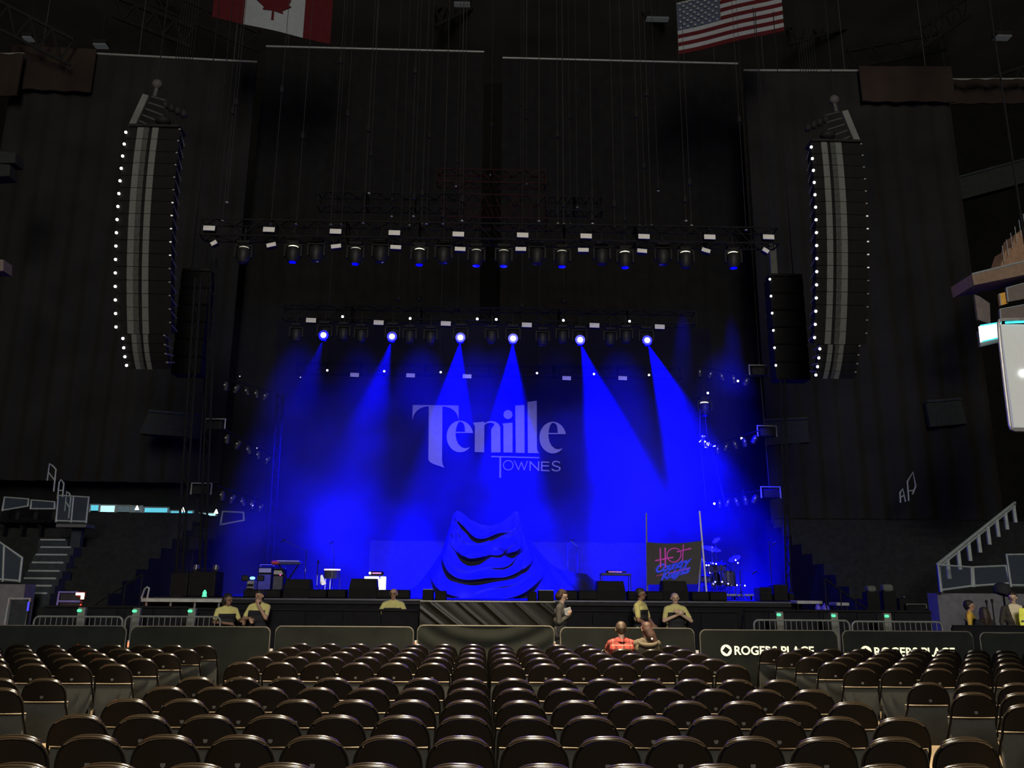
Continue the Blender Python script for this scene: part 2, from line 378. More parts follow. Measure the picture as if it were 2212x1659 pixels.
# ================================================================== folding chairs on the arena floor
M_shell = mat('dark_brown_shell', (0.0045, 0.0032, 0.0021), 0.5, spec=0.08, var=0.2, scale=4)
M_ctube = mat('bronze_black_tube', (0.010, 0.0075, 0.005), 0.17, metal=0.0, spec=1.0, var=0.1)
M_cmatt = mat('matt_black_tube', (0.0045, 0.004, 0.0035), 0.7, spec=0.03, var=0.1)
M_seatf = mat('charcoal_seat_fabric', (0.0125, 0.0155, 0.015), 0.9, var=0.15, scale=20, bump=0.1)
M_edge = mat('painted_lit_seat_edge', (0.085, 0.076, 0.062), 0.55, spec=.2, var=0.08)  # pale tone paints the overhead light along the seat panel's top
M_badge = mat('grey_badge', (0.055, 0.055, 0.052), 0.6, spec=.2, var=0.05)
def arch(rx, ry, z0, n=26, e=2.6):
    out = []
    for i in range(n+1):
        a = PI*i/n; c, s_ = math.cos(a), math.sin(a)
        out.append((rx*math.copysign(abs(c)**(2/e), c), z0+ry*abs(s_)**(2/e)))
    return out
def bow(x): return -0.035*(1-(x/.23)**2)        # the back bulges towards the row behind
# shell: bowed panel with rolled rim
mb = MB(); ar = arch(.222, .205, .655)
rows = []
def shell_sheet(off, sc):
    G = []
    for k in range(9):
        w = k/8
        G.append([(x*sc, bow(x*sc)+off+ (z-.655)*-.10, .655+(z-.655)*w*sc) for x, z in [(p[0]*(1 if w > .02 else 1), p[1]) for p in ar]])
    return G
# rows of constant fraction of the arch: use horizontal strips instead for clean curvature
def strip_sheet(off, inset):
    G = []
    for k in range(9):
        z = .655+(.205-inset)*math.sin(PI/2*k/8)
        hw = (.222-inset)*max(0.0, 1-((z-.655)/(.205-inset+1e-6))**2.6)**(1/2.6)
        hw = max(hw, .012)
        G.append([(hw*math.sin(PI/2*(j/8)), bow(hw*math.sin(PI/2*(j/8)))+off-(z-.655)*.10, z) for j in range(-8, 9)])
    return G
F, B = strip_sheet(-.008, .004), strip_sheet(.012, .004)
mb.grid(F); mb.grid(B); mb.grid([F[0], B[0]]); mb.grid([F[-1], B[-1]])
mb.grid([[r[0] for r in F], [r[0] for r in B]]); mb.grid([[r[-1] for r in F], [r[-1] for r in B]])
me_shell = mb.mesh('back_shell', M_shell, 'all')
# frame: one bent tube, arch over the back and down to the front feet
pts = [(.232, .30, 0.0), (.230, .12, .42), (.226, .012, .62)]
pts += [(x, bow(x)+.004-(z-.655)*.10, z) for x, z in arch(.226, .207, .66)]
pts += [(-.226, .012, .62), (-.230, .12, .42), (-.232, .30, 0.0)]
me_frame = MB().tube(pts, .0110, 6).mesh('back_frame', M_cmatt, 'all')
me_rim = MB().tube([(x, bow(x)+.004-(z-.655)*.10, z+.002) for x, z in arch(.226, .207, .66, 40) if z > .815], .0122, 8).mesh('top_rim', M_ctube, 'all')
# a second, thinner bead along the inner side of the arch
pts2 = [(x, bow(x)+.032-(z-.655)*.10, z+.010) for x, z in arch(.212, .200, .67, 30) if z > .82]
me_bead = MB().tube(pts2, .008, 5).mesh('cushion_piping', M_ctube, 'all')
mb = MB(); mb.bbox((0, .055, .435), (.452, .045, .40), .012)
me_seat = mb.mesh('seat_panel', M_seatf, True)
me_edge = MB().bbox((0, .052, .640), (.456, .05, .016), .006).mesh('seat_lit_edge', M_edge, True)
me_leg = MB().tube([(0, .07, .40), (0, -.10, .02), (0, -.105, 0)], .011, 6).mesh('rear_leg', M_cmatt, 'all')
bd = [(-.017, .012), (.017, .012), (.017, -.004), (.008, -.016), (-.008, -.016), (-.017, -.004)]
me_badge = MB().prism(bd, .008, Matrix.Translation((0, -.050, .70))).mesh('badge', M_badge)

proto = None
def chair(x, y, rz, label):
    global proto
    if proto is None:
        t = thing('folding_chair', label, 'chair', group='folding chairs on the arena floor')
        for nm, me in (('back_shell', me_shell), ('back_frame', me_frame), ('top_rim', me_rim), ('cushion_piping', me_bead), ('seat_panel', me_seat), ('seat_lit_edge', me_edge), ('badge', me_badge)):
            link(nm, me, t)
        for s in (-1, 1): link('rear_leg', me_leg, t, (s*.20, 0, 0))
        proto = t
    else: t = copy_tree(proto)
    t.location = (x, y, 0.0); t.rotation_euler = (0, 0, rz); t['label'] = label
    return t
R = random.Random(11)
ROWS = [5.15+.9*k for k in range(12)]
def seam(y): return .10-.0075*(y-5.0)
for k, y in enumerate(ROWS):
    if k == 6: continue
    rn = 12-k if k > 6 else 11-k            # 1 = the row next to the barrier
    rname = ORD[rn]
    nearest = {1: 'row nearest the barrier', 11: 'row nearest the viewer'}.get(rn, rname+' row from the barrier')
    for i in range(14):
        x = seam(y)+(i-6.5)*.492
        chair(x+R.uniform(-.002, .002), y+R.uniform(-.012, .012), R.uniform(-.006, .006),
              'dark folding chair, centre block, %s, %s from the left' % (nearest, ORD[i+1]))
    half_l = (y*.973+.25)*(1064/1800)+.6; half_r = (y*.973+.25)*(1150/1800)+.6
    for side, x0, hw in ((-1, 4.63, half_l), (1, 4.80, half_r)):
        i = 0; ys = 8.58+(k-4)*.842
        while x0+i*.495 < hw:
            sd = 'left' if side < 0 else 'right'
            sh = {1: 'row nearest the barrier', 11: 'row nearest the viewer'}.get(rn, rname+' row from the barrier')
            chair(side*(x0+i*.495)+R.uniform(-.002, .002), ys+R.uniform(-.015, .015), -side*.02+R.uniform(-.006, .006),
                  'dark folding chair, %s block, %s, %s from the aisle' % (sd, sh, ORD[i+1]))
            i += 1

# ================================================================== covered crowd barrier in front of the seats
M_fab = mat('dark_green_grey_fabric', (0.0115, 0.0145, 0.0125), 0.85, spec=.2, var=0.22, scale=3.0, bump=.05)
M_rim = mat('pale_barrier_rim', (0.14, 0.135, 0.11), 0.6, spec=.2, var=.1)
M_glow = mat('letter_painted_glow', (0.88, 0.84, 0.62), 0.5, var=.04, emit=(1.0, .95, .66), estr=0.75)  # emission paints the light that the letters throw back
BZ = 16.3
def rounded_top(x0, x1, z0, z1, r, n=6):
    p = [(x0, z0), (x0, z1-r)]
    p += [(x0+r-r*math.cos(PI/2*i/n), z1-r+r*math.sin(PI/2*i/n)) for i in range(1, n+1)]
    p += [(x1-r+r*math.sin(PI/2*i/n), z1-r+r*math.cos(PI/2*i/n)) for i in range(0, n+1)]
    p += [(x1, z0)]
    return p
spans = [(-45, 274, 1352), (285, 584, 1354), (597, 893, 1354), (903, 1196, 1352), (1211, 1498, 1357), (1512, 1806, 1362), (1819, 2098, 1364), (2116, 2420, 1368)]
blab = ['plain covered barrier panel at the left edge', 'covered barrier panel left of the left aisle', 'covered barrier panel with diagonal creases left of the runway',
        'swagged barrier panel directly in front of the runway', 'lettered barrier panel behind the seated couple', 'lettered barrier panel right of the seated couple',
        'lettered barrier panel below the right barricades', 'covered barrier panel at the right edge']
def fold(k, x, z, w):
    if k == 3:                       # swag hanging from both upper corners
        return .022*math.sin((z-.9*((x/w-.5)**2)*4*.55)*16)*max(0, 1-abs(x/w-.5)*.6)
    if k in (0, 5, 6): return .004*math.sin(x*3+z*2)
    u = x*.9+z*1.0+k
    v = x*.9-z*1.0
    return .014*math.sin(u*5)*max(0, 1-x/w*1.6)+.014*math.sin(v*5.2)*max(0, x/w*1.6-.6)
for k, (px0, px1, py) in enumerate(spans):
    A, B_ = at(px0, py, BZ), at(px1, py, BZ); zt = (A.z+B_.z)/2; xm = (A.x+B_.x)/2; w = B_.x-A.x
    t = thing('crowd_barrier', blab[k], 'barrier', (xm, BZ, 0), group='covered crowd barrier panels')
    n, m = 44, 22; r = .10
    def rim(x):
        d = min(x, w-x)
        return zt if d > r else zt-r+math.sqrt(max(0, r*r-(r-d)**2))
    sh = []
    for off in (-.02, .03):
        sh.append([[(A.x+w*i/n, BZ+off-(fold(k, w*i/n, z/m*rim(w*i/n), w) if off < 0 else 0), .08+(rim(w*i/n)-.08)*z/m) for i in range(n+1)] for z in range(m+1)])
    mb = MB(); mb.grid(sh[0]); mb.grid(sh[1]); mb.grid([sh[0][-1], sh[1][-1]])
    wb(mb, 'fabric_cover', M_fab, t, 'all')
    wb(MB().tube([(A.x+p[0]-A.x, BZ, p[1]) for p in [(q[0], q[1]) for q in rounded_top(A.x, B_.x, .06, zt, r)]], .016, 6), 'tube_frame', M_rim, t, True)
    for s in (A.x+.25, B_.x-.25): wb(MB().box((s, BZ+.05, .035), (.07, .75, .07)), 'foot', M_dkmetal, t)
    wb(MB().box((B_.x+.05, BZ, zt*.62), (.05, .04, .06)), 'hinge_clamp', M_white if k in (1, 4, 6) else M_rim, t)
    if k in (4, 5, 6):
        zc_ = {4: at(1300, 1412, BZ).z, 5: at(1650, 1405, BZ).z, 6: at(1950, 1408, BZ).z}[k]
        x0 = {4: at(1252, 1405, BZ).x, 5: at(1556, 1405, BZ).x, 6: at(1857, 1405, BZ).x}[k]
        x1 = {4: at(1455, 1405, BZ).x, 5: at(1757, 1405, BZ).x, 6: at(2061, 1405, BZ).x}[k]
        d = (x1-x0)*.117
        ring = [(d/2*math.cos(a*PI/14), d/2*math.sin(a*PI/14)) for a in range(28)]
        s_ = d*.345; sq = [(s_*math.cos(math.radians(90*i+8))*1.05, s_*math.sin(math.radians(90*i+8))) for i in range(4)]
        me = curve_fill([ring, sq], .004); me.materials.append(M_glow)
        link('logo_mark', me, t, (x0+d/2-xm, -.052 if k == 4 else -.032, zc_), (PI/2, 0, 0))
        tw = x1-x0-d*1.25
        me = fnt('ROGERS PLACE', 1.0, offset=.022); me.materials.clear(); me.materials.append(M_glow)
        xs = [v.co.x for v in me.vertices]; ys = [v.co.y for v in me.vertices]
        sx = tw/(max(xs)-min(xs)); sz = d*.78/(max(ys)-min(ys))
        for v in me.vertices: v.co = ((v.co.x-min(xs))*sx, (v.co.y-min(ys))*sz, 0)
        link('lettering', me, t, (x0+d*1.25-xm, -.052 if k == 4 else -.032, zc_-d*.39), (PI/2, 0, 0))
    if k == 1:
        p0 = at(513, 1438, BZ); p1 = at(548, 1438, BZ); d = .055
        ring = [(d/2*math.cos(a*PI/10), d/2*math.sin(a*PI/10)) for a in range(20)]
        sq = [(d*.28*math.cos(math.radians(90*i+8)), d*.28*math.sin(math.radians(90*i+8))) for i in range(4)]
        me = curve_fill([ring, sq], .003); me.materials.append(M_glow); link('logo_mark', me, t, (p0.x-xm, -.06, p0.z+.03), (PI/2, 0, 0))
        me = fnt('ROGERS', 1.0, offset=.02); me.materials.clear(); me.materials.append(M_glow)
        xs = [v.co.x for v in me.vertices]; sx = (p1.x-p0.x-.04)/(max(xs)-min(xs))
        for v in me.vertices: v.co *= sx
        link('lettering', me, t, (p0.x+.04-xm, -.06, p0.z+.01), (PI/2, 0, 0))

# small amber lamp between the first two panels, seen through the gap
M_amber = mat('amber_glow', (.8, .3, .15), .4, emit=(1.0, .30, .14), estr=1.0)
for lab, px, py in (('small orange marker lamp between the two left barrier panels', 278, 1392), ('small orange marker lamp left of the swagged barrier panel', 898, 1393), ('small orange marker lamp right of the swagged barrier panel', 1197, 1395)):
    p = at(px, py, BZ+.12); t = thing('marker_lamp', lab, 'lamp', (p.x, p.y, p.z-.06))
    wb(MB().lathe([(.02, -.05), (.026, -.03), (.026, .03), (.018, .05)], 10, Matrix.Translation(p)), 'lens', M_amber, t, True)
    wb(MB().lathe([(.028, .05), (.028, .07), (.01, .08)], 10, Matrix.Translation(p)), 'cap', M_white, t, True)
    wb(MB().tube([(p.x, p.y, 0), (p.x, p.y, p.z-.05)], .01, 5), 'stem', M_dkmetal, t)

# ================================================================== bicycle-rack barricades and lit gate posts in the pit
def bike_rack(name, label, px0, px1, py, Y):
    A, B_ = at(px0, py, Y), at(px1, py, Y); zt = (A.z+B_.z)/2; w = B_.x-A.x
    t = thing(name, label, 'barricade', ((A.x+B_.x)/2, Y, 0), group='steel pit barricades')
    wb(MB().tube([(p[0], Y, p[1]) for p in rounded_top(A.x, B_.x, .18, zt, .10)]+[(A.x, Y, .18)], .020, 6), 'frame', M_steel, t, True)
    n = max(6, int(w/.105))
    for i in range(1, n):
        x = A.x+w*i/n
        wb(MB().tube([(x, Y, .18), (x, Y, zt-.01)], .008, 5), 'upright_bar', M_steel, t, True)
    for s in (A.x+.3, B_.x-.3): wb(MB().box((s, Y, .09), (.05, .6, .18)), 'foot', M_steel, t)
bike_rack('pit_barricade', 'steel bar barricade at the far left behind the covered panels', 75, 266, 1332, 17.3)
bike_rack('pit_barricade', 'steel bar barricade left of the two leaning guards', 272, 477, 1332, 17.3)
bike_rack('pit_barricade', 'steel bar barricade above the middle lettered panel', 1628, 1834, 1340, 17.3)
bike_rack('pit_barricade', 'steel bar barricade above the right lettered panel', 1840, 2034, 1343, 17.3)
M_green = mat('green_signal', (.1, .8, .4), .4, emit=(0.10, 0.95, 0.42), estr=1.1)
M_post = mat('grey_post', (0.17, 0.175, 0.155), .6, var=.12)
for k, (px, py) in enumerate(((172, 1319), (291, 1320), (411, 1320), (1682, 1328), (1800, 1330), (1915, 1331)), 1):
    p = at(px, py, 17.75)
    lab = '%s grey gate post with a green signal lamp counted from the left' % ORD[k]
    t = thing('gate_post', lab, 'post', (p.x, p.y, 0), group='gate posts with green lamps')
    wb(MB().bbox((p.x+.03, p.y+.06, (p.z+.06)/2), (.15, .10, p.z+.06), .01), 'column', M_post, t)
    wb(MB().bbox((p.x, p.y-.01, p.z), (.085, .05, .055), .015), 'signal_lamp', M_green, t)
    wb(MB().box((p.x-.12, p.y+.08, (p.z+.04)/2), (.12, .04, p.z+.04)), 'hinge_plate', M_dkmetal, t)
# inner black barricade along the stage front
def inner(label, px0, px1, py, Y, n):
    A, B_ = at(px0, py, Y), at(px1, py, Y); zt = (A.z+B_.z)/2
    t = thing('stage_barricade', label, 'barricade', ((A.x+B_.x)/2, Y, 0), group='black barricades along the stage')
    for i in range(n):
        x0 = A.x+(B_.x-A.x)*i/n; x1 = A.x+(B_.x-A.x)*(i+1)/n
        wb(MB().box(((x0+x1)/2, Y, zt/2), (x1-x0-.015, .04, zt-.02)), 'panel', M_skirt, t)
    wb(MB().bbox(((A.x+B_.x)/2, Y-.01, zt), (B_.x-A.x, .09, .05), .015), 'top_rail', M_dkmetal, t)
    for i in range(n+1):
        x0 = A.x+(B_.x-A.x)*i/n
        wb(MB().tube([(x0, Y+.05, zt-.1), (x0, Y+.75, 0)], .02, 5), 'brace', M_dkmetal, t)
inner('black stage barricade left of the runway', 415, 905, 1317, 18.2, 6)
inner('black stage barricade right of the runway', 1202, 1590, 1320, 18.2, 5)
inner('black barricade behind the left green lamps', 100, 410, 1311, 18.35, 4)
inner('black barricade behind the right green lamps', 1606, 2010, 1320, 18.35, 5)
M_chain = mat('dull_chain', (0.030, 0.0295, 0.028), 0.7, spec=.15, var=.15)
# ================================================================== line arrays
M_cab = mat('black_speaker_cabinet', (0.006, 0.006, 0.0065), 0.85, spec=.12, var=.2)
M_grille = mat('pale_grey_grille', (0.095, 0.103, 0.098), 0.85, spec=.1, var=0.15, scale=30, bump=.1)
M_grille2 = mat('dark_grey_grille', (0.042, 0.045, 0.043), 0.85, spec=.1, var=0.3, scale=14, bump=.1)
M_glint = mat('painted_glint', (1, 1, 1), .3, emit=(1, .99, .95), estr=5.0)  # light reflected at the cabinet edges, painted as glowing dots
M_dim_glint_lamp = mat('dim_glint_and_lamp', (.6, .6, .6), .3, emit=(1, 1, .97), estr=.35)  # faint edge reflections painted as glow; also the weakest point lamps
M_fdim = mat('dull_grey_paint', (.055, .055, .055), .7, spec=.2)
def line_array(label, px, py, mirror, off=0.0, n_main=16, h=.322, w=1.30, Y0=18.7):
    p = at(px, py, Y0); s = -1 if mirror else 1
    bottom = None
    t = thing('line_array', label, 'speaker', tuple(p))
    q = Vector((0, 0, 0)); i = 0
    angs = [-2+22*k/(n_main-1) for k in range(n_main)]+[24, 30, 36, 42]
    for i, a in enumerate(angs):
        big = i < n_main; hh = h if big else .225; ww = w if big else 1.0; dp = .50 if big else .40
        Rx = Matrix.Rotation(math.radians(a), 3, 'X')       # front tips down towards the floor
        dn = Vector((0, math.sin(math.radians(a)), -math.cos(math.radians(a))))
        c = q+dn*(hh/2)
        cab = MB()
        prof = [(-ww/2, 0), (ww/2, 0), (ww/2, .12), (ww/2-.10, dp), (-ww/2+.10, dp), (-ww/2, .12)]
        zt_, zb_ = hh/2-.006, -hh/2+.006
        vs = [Rx @ Vector((x, y, zt_ if y < .2 else zt_-.02)) for x, y in prof]+[Rx @ Vector((x, y, zb_ if y < .2 else zb_+.02)) for x, y in prof]
        cab.add([v for v in vs], [tuple(range(6)), tuple(range(11, 5, -1))]+[(k, k+6, (k+1) % 6+6, (k+1) % 6) for k in range(6)])
        co = cab.build('cabinet' if big else 'downfill_cabinet', M_cab, t, loc=c)
        R4 = Rx.to_4x4()
        # two pale vents either side of a dark centre slot, angled to each other like an open book
        for (x0, x1, m) in ((-.34*s, -.19*s, M_grille), (-.19*s, -.06*s, M_grille2), (.02*s, .17*s, M_grille)):
            a_, b_ = min(x0, x1)+off, max(x0, x1)+off; k = ww/1.3
            g = MB()
            y0, y1 = -.02, -.02
            vs = [(a_*k, y0, zb_), (b_*k, y1, zb_), (b_*k, y1, zt_), (a_*k, y0, zt_)]
            vs = [R4 @ Vector(v) for v in vs]+[R4 @ Vector((v[0], .01, v[2])) for v in vs]
            g.add(vs, [(0, 1, 2, 3), (7, 6, 5, 4), (0, 4, 5, 1), (1, 5, 6, 2), (2, 6, 7, 3), (3, 7, 4, 0)])
            g.build('grille', m, co)
        # glint painted as glow on the left edge, partly glowing reflector on the right
        MB().ball(R4 @ Vector((-ww/2-.005, -.03, 0)), .034, 8, 6).build('edge_glint', M_glint, co, 'all')
        MB().box(R4 @ Vector((ww/2-.02, -.012, hh*.4)), (.045, .02, .03), Rx).build('reflector', M_dim_glint_lamp if 6 <= i <= 10 else M_steel, co)
        # flying bracket on the inner side
        sx = ww/2+.012 if not mirror else -ww/2-.012
        MB().box(R4 @ Vector((sx*.97, .20, -.02)), (.02, .40, .035), Rx @ Matrix.Rotation(-.45, 3, 'X')).build('side_bracket', M_conc, co)
        q = q+dn*hh
    # bumper frame with sloping ladder beam, motor and chain above
    bar = MB().bbox((0, .18, .04), (w*.98, .5, .07), .02); bar.build('bumper_frame', M_dkmetal, t)
    bm_ = MB().box((-s*.47, .1, .50), (.16, .06, .95), (0, s*.28, 0)); bm_.build('extension_beam', M_conc, t)
    lad = MB()
    for k in range(5):
        lad.tube([(-s*.38+k*s*.055, .0, .18+k*.17), (s*.0+k*s*.035, .25, .10+k*.20)], .022, 5)
    lad.build('ladder_rungs', M_fdim, t, True)
    mot = MB().ball((s*.10, .2, .32), (.20, .14, .12), 10, 6)
    mot.build('motor', M_dkmetal, t, True)
    mot2 = MB().ball((-s*.12, .15, 1.30), (.13, .12, .13), 10, 6)
    mot2.tube([(-s*.12, .15, 1.18), (-s*.15, .15, .95)], .05, 6)
    mot2.build('hoist_motor', M_fdim, t, True)
    MB().tube([(-s*.12, .15, 1.40), (-s*.10, .15, 12.0)], .012, 5).build('chain', M_dkmetal, t)
    cb = MB()
    for k in range(7):
        xx = s*(.18+.07*k); cb.tube([(xx, .3, .05), (xx+s*.02, .3, .9+.05*math.sin(k*2)), (xx+s*.06, .3, 12)], .010, 5)
    cb.build('signal_cables', M_plastic, t)
    bx_ = MB()
    for k in range(4): bx_.ball((s*(.10+.16*k), .25, .80-.08*k), (.10, .09, .12), 8, 5)
    bx_.build('cable_coil', M_dkmetal, t, True)
    return t
line_array('tall left line array of speakers with white glints down its left edge', 333, 276, False, -.05)
line_array('tall right line array of speakers with white glints down its left edge', 1806, 308, True, -.22)
def side_array(label, px0, py0, n, hpx, wpx, lamps, Y=22.5):  # lamps: add edge glints, painted as glowing balls
    a, b = at(px0, py0, Y), at(px0+wpx, py0, Y); h = a.z-at(px0, py0+hpx, Y).z; w = b.x-a.x
    t = thing('side_array', label, 'speaker', ((a.x+b.x)/2, Y, a.z-h*n))
    for i in range(n):
        z = a.z-h*(i+.5)
        o = wb(MB().bbox(((a.x+b.x)/2+.012*i*0, Y+.25, z), (w, .5, h*.96), .02), 'cabinet', M_cab, t)
        wb(MB().box(((a.x+b.x)/2, Y-.006, z), (w*.8, .012, h*.8)), 'grille', M_cab, o)
        if lamps: wb(MB().ball((a.x-.005, Y-.03, z+h*.28), .033, 8, 6), 'edge_glint', M_glint, o, 'all')  # glint painted as a small glowing ball
    wb(MB().bbox(((a.x+b.x)/2, Y+.2, a.z+.05), (w, .4, .08), .02), 'bumper_frame', M_dkmetal, t)
    for xx in (a.x+.2, b.x-.2): wb(MB().tube([(xx, Y+.2, a.z+.09), (xx, Y+.2, a.z+9)], .015, 5), 'chain', M_dkmetal, t)
    if lamps:
        for xx in (a.x+.06, b.x-.02): wb(MB().tube([(xx, Y+.1, a.z-h*n), (xx+.02, Y+.1, a.z)], .012, 5), 'corner_rail', M_steel, t)
side_array('short dark speaker array with six white glints beside the right line array', 1662, 596, 6, 36.3, 72, True)
side_array('short dark speaker array without glints beside the left line array', 392, 585, 6, 36.3, 62, False)
p0, p1 = at(1662, 525, 22.6), at(1678, 598, 22.6)
t = thing('cable_duct', 'grey upright duct above the glint-lined short speaker array', 'duct', ((p0.x+p1.x)/2, 22.6, p1.z))
wb(MB().bbox(((p0.x+p1.x)/2, 22.6, (p0.z+p1.z)/2), (.20, .12, p0.z-p1.z), .02), 'duct_body', M_conc, t)
wb(MB().tube([(p0.x, 22.6, p0.z), (p0.x, 22.6, p0.z+8)], .012, 5), 'chain', M_dkmetal, t)

# ================================================================== trusses
M_truss = mat('dark_truss_metal', (0.0085, 0.0085, 0.0085), 0.7, spec=.12, var=.2)
M_trussr = mat('dark_red_truss', (0.026, 0.008, 0.007), 0.7, spec=.1, var=.3)
def truss(label, A, B, s=.45, n_sec=6, m=None, r=.025, name='lighting_truss'):
    m = m or M_truss
    t = thing(name, label, 'truss', tuple((A+B)/2-Vector((0, 0, s/2))))
    for k in range(n_sec):
        a, b = A.lerp(B, k/n_sec), A.lerp(B, (k+1)/n_sec); mb = MB()
        cs = [Vector((0, dy, dz)) for dy in (-s/2, s/2) for dz in (-s/2, s/2)]
        for c in cs: mb.tube([a+c, b+c], r, 6)
        nb = 5
        for i in range(nb):
            u, v = a.lerp(b, i/nb), a.lerp(b, (i+1)/nb); sw = 1 if i % 2 else -1
            for dy in (-s/2, s/2): mb.tube([u+Vector((0, dy, -sw*s/2)), v+Vector((0, dy, sw*s/2))], r*.55, 5)
            for dz in (-s/2, s/2): mb.tube([u+Vector((0, -sw*s/2, dz)), v+Vector((0, sw*s/2, dz))], r*.55, 5)
        for q in (a, b):
            for c, d in ((0, 1), (1, 3), (3, 2), (2, 0)): mb.tube([q+cs[c], q+cs[d]], r*.8, 5)
        wb(mb, 'truss_section', m, t, True)
    return t
T1, T2, T3 = 21.5, 24.6, 27.6
truss('wide front lighting truss high above the stage edge', at(438, 497, T1), at(1676, 516, T1), .46, 8)
truss('middle lighting truss carrying the row of blue lamps', at(612, 676, T2), at(1500, 690, T2), .40, 6)
truss('rear lighting truss just above the printed name', at(640, 795, T3), at(1470, 806, T3), .36, 6)
truss('upper left dark truss above the front truss', at(690, 436, 26), at(1000, 440, 26), .5, 3)
truss('dark red truss high over the middle of the stage', at(945, 385, 28), at(1178, 389, 28), .5, 2, M_trussr)
truss('lower dark red truss over the middle of the stage', at(955, 455, 28), at(1180, 459, 28), .9, 2, M_trussr)
truss('upper right dark truss above the front truss', at(1180, 445, 26), at(1300, 447, 26), .5, 2)
# ---------------------------------------------------------------- white-faced strobe fixtures
M_diff = mat('frosted_diffuser', (0.62, 0.62, 0.60), 0.6, var=.08, scale=9)
def strobe(px, py, Y, w, h, ang, label, group, m=None, tilt=.0):
    p = at(px, py, Y)
    t = thing('strobe_light', label, 'light', tuple(p), group=group, rot=(tilt, 0, 0))
    R3 = Matrix.Rotation(ang, 3, 'Y')
    MB().box((0, .07, 0), (w*1.04, .14, h*1.1), R3).build('housing', M_plastic, t)
    MB().box((0, -.008, 0), (w, .016, h), R3).build('diffuser', m or M_diff, t)
    MB().tube([(-w*.35, .1, h*.4), (-w*.35, .1, h+.12), (w*.35, .1, h+.12), (w*.35, .1, h*.4)], .012, 5).build('bracket', M_dkmetal, t)
    MB().tube([(0, .1, h+.12), (0, .3, h+.2)], .014, 5).build('clamp', M_dkmetal, t)
    return t
for k, (x, y) in enumerate(((452, 493), (581, 496), (725, 500), (852, 503), (990, 506), (1129, 508), (1266, 510), (1391, 511), (1533, 512), (1660, 512)), 1):
    strobe(x, y, T1-.35, .31, .135, .02, '%s white strobe face on the front truss counted from the left' % ORD[k], 'strobes on the front truss')
for k, (x, y, w, a) in enumerate(((462, 525, .17, -.55), (586, 529, .25, -.25), (726, 532, .27, -.14), (855, 534, .29, .04), (994, 538, .29, .03), (1125, 538, .29, .0), (1260, 540, .29, .0), (1387, 542, .27, .08), (1525, 541, .24, .32), (1654, 541, .18, .58)), 1):
    strobe(x, y, T1-.2, w, .11, a, '%s tilted strobe face hanging under the front truss from the left' % ORD[k], 'strobes under the front truss')
for k, (x, y) in enumerate(((672, 692), (818, 697), (963, 699), (1138, 702), (1284, 703), (1425, 706)), 1):
    strobe(x, y, T2-.3, .30, .14, .03, '%s strobe face on the middle truss counted from the left' % ORD[k], 'strobes on the middle truss')
for k, (x, y) in enumerate(((766, 810), (887, 811), (1009, 813), (1224, 817), (1345, 817)), 1):
    strobe(x, y, T3-.3, .29, .135, .03, '%s strobe face on the rear truss counted from the left' % ORD[k], 'strobes on the rear truss')

# ---------------------------------------------------------------- moving heads
M_cap = mat('painted_lit_cap', (1, 1, .8), .4, emit=(1.0, 1.0, .72), estr=1.6)  # emission stands in for house light on the head's top cap
M_capd = mat('painted_dim_cap', (.6, .6, .5), .4, emit=(1.0, .95, .78), estr=.35)  # weaker copy of the painted light on the cap
M_bluel = mat('blue_lens', (.01, .01, .3), .3, emit=(.0, .0, 1.0), estr=1.2)
M_darkl = mat('dark_lens', (.03, .03, .06), .1, var=.05)
M_head = mat('charcoal_head_shell', (0.010, 0.0105, 0.0115), 0.55, spec=.25, var=.15)
BLUE = (0.0, 0.0, 1.0)
def moving_head(px, py, Y, label, group, cap=None, lens=None, s=.30, hang=True):
    p = at(px, py, Y)
    t = thing('moving_head_light', label, 'light', tuple(p), group=group)
    prof = [(.16*s/.3, .19*s/.3), (.19*s/.3, .10*s/.3), (.19*s/.3, -.05*s/.3), (.15*s/.3, -.18*s/.3), (.13*s/.3, -.22*s/.3)]
    hd = MB().lathe(prof, 14).build('head', M_head, t, True)
    if cap: MB().lathe([(.135*s/.3, .19*s/.3), (.14*s/.3, .215*s/.3), (.11*s/.3, .235*s/.3)], 14).build('top_cap', cap, hd, True)
    MB().lathe([(.09*s/.3, -.215*s/.3), (.095*s/.3, -.23*s/.3), (.02, -.245*s/.3)], 14).build('lens', lens or M_darkl, hd, True)
    yk = MB()
    for sx in (-1, 1): yk.box((sx*.225*s/.3, 0, .10*s/.3), (.045, .10, .34*s/.3))
    yk.box((0, 0, .28*s/.3), (.49*s/.3, .10, .05)); yk.build('yoke', M_dkmetal, t)
    MB().bbox((0, 0, .36*s/.3), (.36*s/.3, .30*s/.3, .11*s/.3), .02).build('base', M_plastic, t)
    MB().tube([(0, 0,   .41*s/.3), (0, 0, .80*s/.3)], .025, 6).build('clamp', M_dkmetal, t)
    return t
front = [(526, 552, 2, 0), (633, 550, 1, 1), (683, 548, 0, 0), (768, 554, 2, 1), (822, 550, 0, 0), (906, 556, 1, 1), (958, 552, 0, 0), (1029, 558, 2, 1), (1088, 559, 2, 1), (1160, 554, 0, 0),
         (1214, 560, 2, 1), (1300, 555, 0, 0), (1350, 562, 1, 1), (1432, 556, 0, 0), (1481, 562, 1, 0), (1584, 563, 1, 1)]
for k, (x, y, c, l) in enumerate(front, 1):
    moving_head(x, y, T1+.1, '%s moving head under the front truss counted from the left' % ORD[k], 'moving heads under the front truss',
                {0: None, 1: M_cap, 2: M_capd}[c], M_bluel if l else None)
